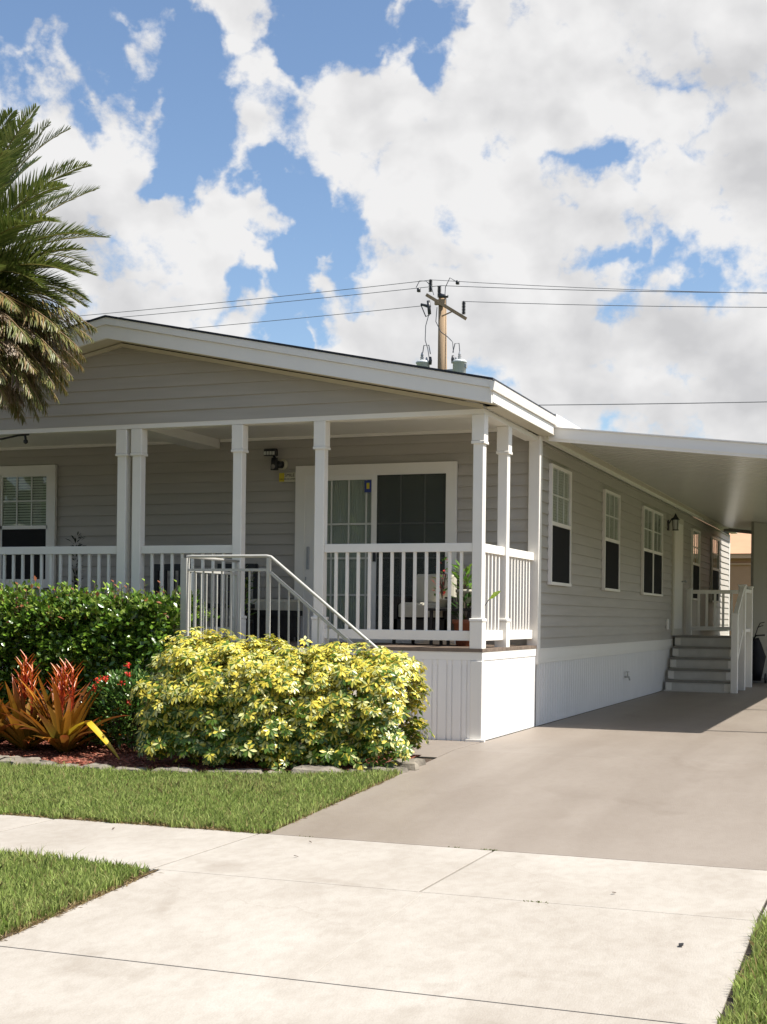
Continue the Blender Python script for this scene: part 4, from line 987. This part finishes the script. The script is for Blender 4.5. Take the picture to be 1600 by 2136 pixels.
hedge_part(-7.2,-5.5,'glossy dark green shrub left of the others beyond the frame',7.0,9000)
# variegated shrub (palmate clusters)
def scheff(x0,x1,yc0,yc1,lab,seed,n,hts):
    T=thing('variegated_shrub',lab,'shrub',((x0+x1)/2,(yc0+yc1)/2,zg((yc0+yc1)/2)),group='yellow variegated shrubs by the driveway')
    u=rng.uniform(0,1,n); xs_=x0+(x1-x0)*u; yc_=yc0+(yc1-yc0)*u; g_=zgv(yc_)
    H_=np.interp(xs_,[h[0] for h in hts],[h[1] for h in hts])+.07*lump(xs_,u,seed)
    phi=rng.uniform(0,np.pi,n)   # across section: 0 = front, pi = back
    v=rng.uniform(0,1,n)
    top=rng.uniform(0,1,n)<.42
    zz=np.where(top,.78+.22*rng.uniform(0,1,n),rng.uniform(.07,.85,n))
    endf=np.clip(np.minimum(u,1-u)/.10,0,1)**.5
    rad=.47*np.where(zz>.6,np.sqrt(np.clip(1-((zz-.6)/.42)**2,0,1)),.93+.07*zz)*(.75+.25*endf)*(1+.12*lump(xs_,zz*3,seed+2))
    s=np.where(top,rng.uniform(-1,1,n),np.where(rng.uniform(0,1,n)<.7,-1,1)*rng.uniform(.72,1.0,n))
    y_=yc_+s*rad; z=g_+zz*H_*(.88+.12*endf)
    P=np.stack([xs_,y_,z],1)
    nh=n//20; hd=P[:nh].copy(); hd[:,0]=np.clip(hd[:,0],-9,-.13); ks=(zz[:nh]>.9)&(rng.uniform(0,1,nh)<.3); hd[ks,2]+=rng.uniform(.05,.15,ks.sum()); hd+=rng.normal(0,.035,hd.shape); hd[:,2]+=np.where(top[:nh],rng.exponential(.035,nh),0)
    d2=((P[:,None,:]-hd[None,:,:])**2).sum(2); near=d2.argmin(1); dv=rng.normal(0,1,(n,3)); dv[:,2]=np.abs(dv[:,2])*1.1; dv[:,1]-=.25; dv=nrm(dv)
    pull=rng.uniform(0,1,n)<.86
    P=np.where(pull[:,None],hd[near]+dv*rng.uniform(.05,.135,n)[:,None],P)
    P[:,2]=np.maximum(P[:,2],g_+.03)
    outn=nrm(np.stack([(u-.5)*1.0*(1-endf)*3,s*1.0,np.where(top,1.3,.45)],1)+dv*.8+rng.normal(0,.2,(n,3)))
    k=8; Vs=[];Fs=[];Cs=[];o_=0
    a1=nrm(np.cross(outn,np.array([0.3,.2,1.0]))); a2=np.cross(outn,a1); ph=rng.uniform(0,6.28,n)
    L_=rng.uniform(.042,.070,n)
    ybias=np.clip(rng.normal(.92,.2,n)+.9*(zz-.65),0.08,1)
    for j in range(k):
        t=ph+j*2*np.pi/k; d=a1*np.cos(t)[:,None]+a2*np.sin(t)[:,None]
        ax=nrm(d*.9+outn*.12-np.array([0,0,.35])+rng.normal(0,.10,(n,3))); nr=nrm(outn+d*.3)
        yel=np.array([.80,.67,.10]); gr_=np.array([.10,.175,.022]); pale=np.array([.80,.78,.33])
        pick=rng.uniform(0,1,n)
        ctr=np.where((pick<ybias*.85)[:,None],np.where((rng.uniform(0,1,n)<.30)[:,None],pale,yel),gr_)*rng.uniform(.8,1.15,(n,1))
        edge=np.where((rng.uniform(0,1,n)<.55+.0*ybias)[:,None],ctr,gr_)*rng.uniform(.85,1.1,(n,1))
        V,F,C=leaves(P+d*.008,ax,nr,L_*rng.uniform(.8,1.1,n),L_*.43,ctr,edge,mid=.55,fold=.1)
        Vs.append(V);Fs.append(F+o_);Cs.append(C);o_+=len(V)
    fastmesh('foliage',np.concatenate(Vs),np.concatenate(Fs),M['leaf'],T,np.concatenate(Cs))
    build('branches',stems_mb([(x0+.12+.2*i,yc0+(yc1-yc0)*(.2*i+.12)/(x1-x0)+random.uniform(-.1,.15)) for i in range(int((x1-x0)/.2))],.85,.011,.2),M['wood'],T)
hp=[(-2.2,.70),(-2.05,.93),(-1.85,1.04),(-1.5,.95),(-1.1,.95),(-.75,.89),(-.4,.86),(-.2,.90),(.0,.80),(.12,.7)]
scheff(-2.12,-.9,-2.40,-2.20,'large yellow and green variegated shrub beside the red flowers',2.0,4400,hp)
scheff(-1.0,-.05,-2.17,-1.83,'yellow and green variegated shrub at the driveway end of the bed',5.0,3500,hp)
# ixora
T=thing('red_flower_bush','low dark green bush with small red flowers left of the yellow shrub','bush',(-2.9,-1.95,zg(-1.95)))
n=5200; a=rng.uniform(0,6.28,n); ph=rng.uniform(0,1,n)**.6*1.5; rr=rng.uniform(.8,1.02,n)
P=np.stack([-2.78+.46*rr*np.cos(a)*np.sin(ph+.15),-1.9+.33*rr*np.sin(a)*np.sin(ph+.15),-.05+.70*rr*np.cos(ph*.95)+.0],1)
out_=nrm(P-np.array([-2.78,-1.9,.1])); ax=nrm(out_+rng.normal(0,.5,(n,3))); nr=nrm(out_+np.array([0,0,.6])+rng.normal(0,.3,(n,3)))
cc=np.array([(.05,.12,.02),(.09,.17,.03),(.18,.24,.05)])[rng.choice(3,n,p=[.5,.35,.15])]*rng.uniform(.8,1.2,(n,1))
V,F,C=leaves(P,ax,nr,rng.uniform(.04,.07,n),rng.uniform(.018,.028,n),cc); fastmesh('foliage',V,F,M['gloss'],T,C)
for (x,y_,z) in ((-2.66,-2.12,.74),(-2.64,-2.15,.66),(-2.62,-2.16,.40),(-2.70,-2.15,.58),(-2.95,-2.15,.60),(-2.86,-2.16,.61),(-3.0,-2.12,.52)):
    m_=22; a=rng.uniform(0,6.28,m_); P=np.tile([x,y_,z],(m_,1))+rng.normal(0,.012,(m_,3)); ax=nrm(rng.normal(0,1,(m_,3))+[0,-.3,.6]); V,F,C=leaves(P,ax,rng.normal(0,1,(m_,3)),.022,.016,np.array([(.75,.07,.04)]*m_)); fastmesh('flower_head',V,F,M['leaf'],T,C)
build('branches',stems_mb([(-2.9,-1.9),(-2.7,-1.95),(-2.6,-1.85)],.6),M['wood'],T)

# ------------------------------------------------------------------ bromeliads
def ribbon(p0,d0,length,w,droop,nseg=8,c0=(.3,.2,.03),c1=(.45,.12,.02),vf=.25,kink=None):
    p=Vector(p0); d=Vector(d0).normalized(); V=[];C=[]; side=d.cross(Vector((0,0,1)))
    if side.length<.05: side=Vector((1,0,0))
    side.normalize()
    for i in range(nseg+1):
        t=i/nseg; ww=1.25*w*(.75+.5*t if t<.4 else .95*(1-((t-.4)/.6)**2.2)+.02)/1.0
        nn=side.cross(d).normalized()
        V += [tuple(p-side*ww/2+nn*ww*vf),tuple(p),tuple(p+side*ww/2+nn*ww*vf)]
        c=tuple(c0[k]*(1-t)+c1[k]*t for k in range(3)); ce=tuple(v*1.15 for v in c); C += [ce,c,ce]
        p=p+d*length/nseg; d=(d+Vector((0,0,-1))*droop*(.3+t)/nseg*2).normalized()
        if kink is not None and abs(t-kink)<.5/nseg: d=(d+Vector((0,0,-1.15))).normalized()
    F=[]
    for i in range(nseg): b=i*3; F += [(b,b+1,b+4,b+3),(b+1,b+2,b+5,b+4)]
    return V,F,C
def merge(lst):
    V=[];F=[];C=[];o_=0
    for v,f,c in lst: V+=v; F+=[tuple(i+o_ for i in q) for q in f]; C+=c; o_=len(V)
    return np.array(V),np.array(F),np.array(C)
def bromeliad(x,y_,lab,seed,nl=22,spikes=2,tilt=0,fallen=False,sh=.85):
    random.seed(seed); z=zg(y_); T=thing('bromeliad',lab,'bromeliad',(x,y_,z),group='orange bromeliads in the mulch bed'); lst=[]
    for i in range(nl):
        a=i*2.4+random.uniform(-.3,.3); el=random.choice([random.uniform(.35,1.2),random.uniform(.9,3.2)]); L_=random.uniform(.45,.80)
        g_=random.random(); c0=(.26,.17,.02) if g_<.6 else (.18,.20,.02); c1=random.choice([(.36,.10,.015),(.24,.05,.02),(.40,.16,.02),(.16,.035,.02),(.26,.13,.025)])
        lst.append(ribbon((x+.03*math.cos(a),y_+.03*math.sin(a),z+.02),(math.cos(a),math.sin(a),el),L_,random.uniform(.05,.08),random.uniform(.15,.7),8,c0,c1))
    if fallen: lst.append(ribbon((x+.02,y_-.12,z+.12),(.9,-.1,.55),.86,.085,.1,12,(.50,.40,.03),(.60,.42,.03),.3,kink=.33)); lst.append(ribbon((x+.03,y_,z+.06),(.9,-.2,.75),.50,.05,.1,8,(.34,.24,.02),(.38,.08,.03)))
    V,F,C=merge(lst); fastmesh('leaves',V,F,M['leaf'],T,C,True)
    for s in range(spikes):
        lst=[]; a=random.uniform(0,6.28) ; bx,by=x+.07*math.cos(a+s*2.6),y_+.05*math.sin(a+s*2.6); lean=Vector((random.uniform(-.12,.12)+tilt,random.uniform(-.08,.05),1)).normalized(); hh=sh*random.uniform(.80,1.0)
        q=[]; base=Vector((bx,by,z+.05)); 
        lst.append(ribbon(base,lean,hh*.95,.022,0,6,(.30,.06,.02),(.45,.05,.02),.5)); lst.append(ribbon(base,lean,hh*.95,.022,0,6,(.30,.06,.02),(.45,.05,.02),-.5))
        for k in range(18):
            t=.52+.48*k/18; p=base+lean*hh*t*.97; aa=k*2.4; dd=Vector((math.cos(aa)*.95,math.sin(aa)*.95,1.1)); LL=.23*(1.15-.55*(t-.5)/.5)*random.uniform(.7,1.1)
            lst.append(ribbon(p,dd,LL,.012,-.05,4,(.46,.08,.015),random.choice([(.62,.15,.025),(.66,.25,.05),(.36,.05,.03)]),.35))
        V,F,C=merge(lst); fastmesh('flower_spike',V,F,M['leaf'],T,C,True)
bromeliad(-3.20,-2.30,'orange bromeliad with tall red flower spike and one fallen yellow leaf',5,50,3,0,True,.90)
bromeliad(-3.64,-2.26,'orange bromeliad with red spikes in the middle of its row',9,46,3,.02,False,.86)
bromeliad(-3.98,-2.38,'bronze bromeliad cut off by the left picture edge',12,46,3,0,False,.86)
bromeliad(-3.42,-2.02,'small reddish bromeliad behind the two front ones',15,18,1,0,False,.80)

# ------------------------------------------------------------------ palm
PT_=thing('date_palm','feathery date palm with brown lower fronds at the left picture edge','palm tree',(-4.66,-2.15,zg(-2.15)))
pc_=Vector((-4.76,-2.15,4.22))
q=MB(); pts=[];rs=[]
for i in range(41):
    z=zg(-2.15)-.05+i*.1; pts.append((-4.66,-2.15,z)); rs.append((.17 if i%2 else .20)+(.10*(i/39)**3))
q.tube(pts,rs,14); build('trunk',q,M['trunk'],PT_,False)
def frond(az,el,L_,droop,dead,random_=random):
    d=Vector((math.cos(az)*math.cos(el),math.sin(az)*math.cos(el),math.sin(el))); p=pc_+Vector((math.cos(az),math.sin(az),0))*.10; n_=26; path=[];dirs=[]
    for i in range(n_+1):
        path.append(p.copy()); dirs.append(d.copy()); p=p+d*L_/n_; d=(d+Vector((0,0,-1))*droop*(i/n_+.25)/n_*2).normalized()
    path=np.array([tuple(v) for v in path]); dirs=np.array([tuple(v) for v in dirs])
    nl=96; t=np.linspace(.12,1,nl); ii=t*n_; i0=np.clip(ii.astype(int),0,n_-1); fr_=(ii-i0)[:,None]
    P=path[i0]*(1-fr_)+path[i0+1]*fr_; Dd=nrm(dirs[i0])
    side=nrm(np.cross(Dd,np.array([0,0,1.0]))+1e-6); up=np.cross(side,Dd)
    out_=[]
    for s in (-1,1):
        prof=np.sin(np.pi*np.clip(t*.92+.06,0,1))**.55
        vv=.45 if not dead else -.25
        ax=Dd*(.75+.5*t[:,None])+side*s*(1.0 if not dead else .8)+up*vv+rng.normal(0,.10 if not dead else .28,(nl,3))
        if dead: ax=ax+np.array([0,0,-.55])
        else: ax=ax+np.array([0,0,-.12])
        Lf=.44*prof*rng.uniform(.85,1.1,nl)*(1-.35*t)
        if dead: base=np.array([(.28,.20,.13),(.17,.12,.08),(.42,.33,.24)])[rng.integers(0,3,nl)]
        else: base=np.array([(.13,.165,.038),(.19,.22,.06),(.09,.13,.026)])[rng.integers(0,3,nl)]*rng.uniform(.85,1.2)
        if dead==2: base=np.array([(.15,.16,.04),(.22,.19,.06),(.12,.14,.032),(.22,.14,.05)])[rng.integers(0,4,nl)]
        out_.append(leaves(P,ax,up+side*s*.2,Lf,.019 if not dead else .013,base,mid=.35,fold=.2))
    # rachis as thin ribbon tube
    w=np.linspace(.022,.004,n_+1)[:,None]; sd_=nrm(np.cross(dirs,np.array([0,0,1.0]))+1e-6); upd=np.cross(sd_,nrm(dirs))
    V=np.stack([path-sd_*w,path+upd*w*.8,path+sd_*w,path-upd*w*.5],1).reshape(-1,3); F=[]
    for i in range(n_):
        for k in range(4): F.append((i*4+k,i*4+(k+1)%4,(i+1)*4+(k+1)%4,(i+1)*4+k))
    C=np.tile([(.20,.17,.05)] if not dead else [(.30,.20,.11)],(len(V),1))
    out_.append((V,np.array(F),C)); return out_
def frondset(name,lst):
    V=[];F=[];C=[];o_=0
    for fr_ in lst:
        for v,f,c in fr_: V.append(v);F.append(f+o_);C.append(c);o_+=len(v)
    fastmesh(name,np.concatenate(V),np.concatenate(F),M['palm'],PT_,np.concatenate(C))
random.seed(3)
G=[];O=[];Dn=[]
for i in range(124):
    az=i*2.39996+random.uniform(-.15,.15); t=i/123; el=R(84-84*t); G.append(frond(az,el+random.uniform(-.08,.08),(2.1-.85*t)*random.uniform(.85,1.05),random.uniform(.35,.8),0))
for i in range(90):
    az=i*2.39996+.7; el=R(6-50*i/89); O.append(frond(az,el,1.42,.5,2))
for i in range(70):
    az=i*2.39996+.2; el=R(-8-46*i/69); Dn.append(frond(az,el,random.uniform(1.05,1.35),.3,1))
frondset('green_fronds',G); frondset('yellowing_fronds',O); frondset('dead_fronds',Dn)

# ------------------------------------------------------------------ small debris
random.seed(21)
def bit(x,y_,l,w,m,lab,name='fallen_leaf',cat='fallen leaf',grp='bits of leaf litter on the concrete'):
    z=zg(y_)+.004; V=[];a=random.uniform(0,6.28); q=MB(); c,s=math.cos(a),math.sin(a)
    pts=[(-l/2,0,0),(-l*.1,-w/2,.004),(l/2,0,.008),(l*.05,w/2,.006)]
    vs=[(x+u*c-v*s,y_+u*s+v*c,z+h) for u,v,h in pts]+[(x+u*c-v*s,y_+u*s+v*c,z+h+.003) for u,v,h in pts]
    q.add(vs,[(0,1,2,3),(7,6,5,4),(0,4,5,1),(1,5,6,2),(2,6,7,3),(3,7,4,0)]); solo(name,q,m,lab,cat,grp,(x,y_,z))
bit(2.93,-6.73,.035,.03,M['black'],'dark curled bit near the right edge of the apron')
bit(2.46,-5.85,.04,.015,M['wood'],'thin brown twig on the right sidewalk panel')
bit(.55,-5.55,.03,.012,M['wood'],'short brown twig on the middle sidewalk panel')
bit(.42,-5.05,.02,.012,M['wood'],'tiny brown speck on the sidewalk near the driveway edge')
bit(-.95,-5.1,.025,.015,M['wood'],'small brown speck on the left sidewalk panel')
# weeds in the joints
def weed(x,y_,n,lab):
    T=thing('joint_weed',lab,'weed',(x,y_,zg(y_)),group='weeds growing in the pavement joints')
    P=np.tile([x,y_,zg(y_)-.004],(n,1))+np.stack([rng.normal(0,.03,n),rng.normal(0,.004,n),np.zeros(n)],1); a=rng.uniform(0,6.28,n)
    V,F,C=leaves(P,np.stack([np.cos(a),np.sin(a),rng.uniform(.4,1.2,n)],1),rng.normal(0,1,(n,3)),.016,.006,np.array([(.14,.16,.04)]*n)); fastmesh('sprigs',V,F,M['leaf'],T,C)
weed(1.50,-4.83,40,'green weed where the sidewalk joint meets the driveway'); weed(1.28,-4.83,14,'tiny weed in the driveway joint left of the larger one')
weed(2.15,-6.2,22,'small weed in the long joint before the apron'); weed(.30,-4.83,8,'sparse sprig in the joint near the lawn corner')
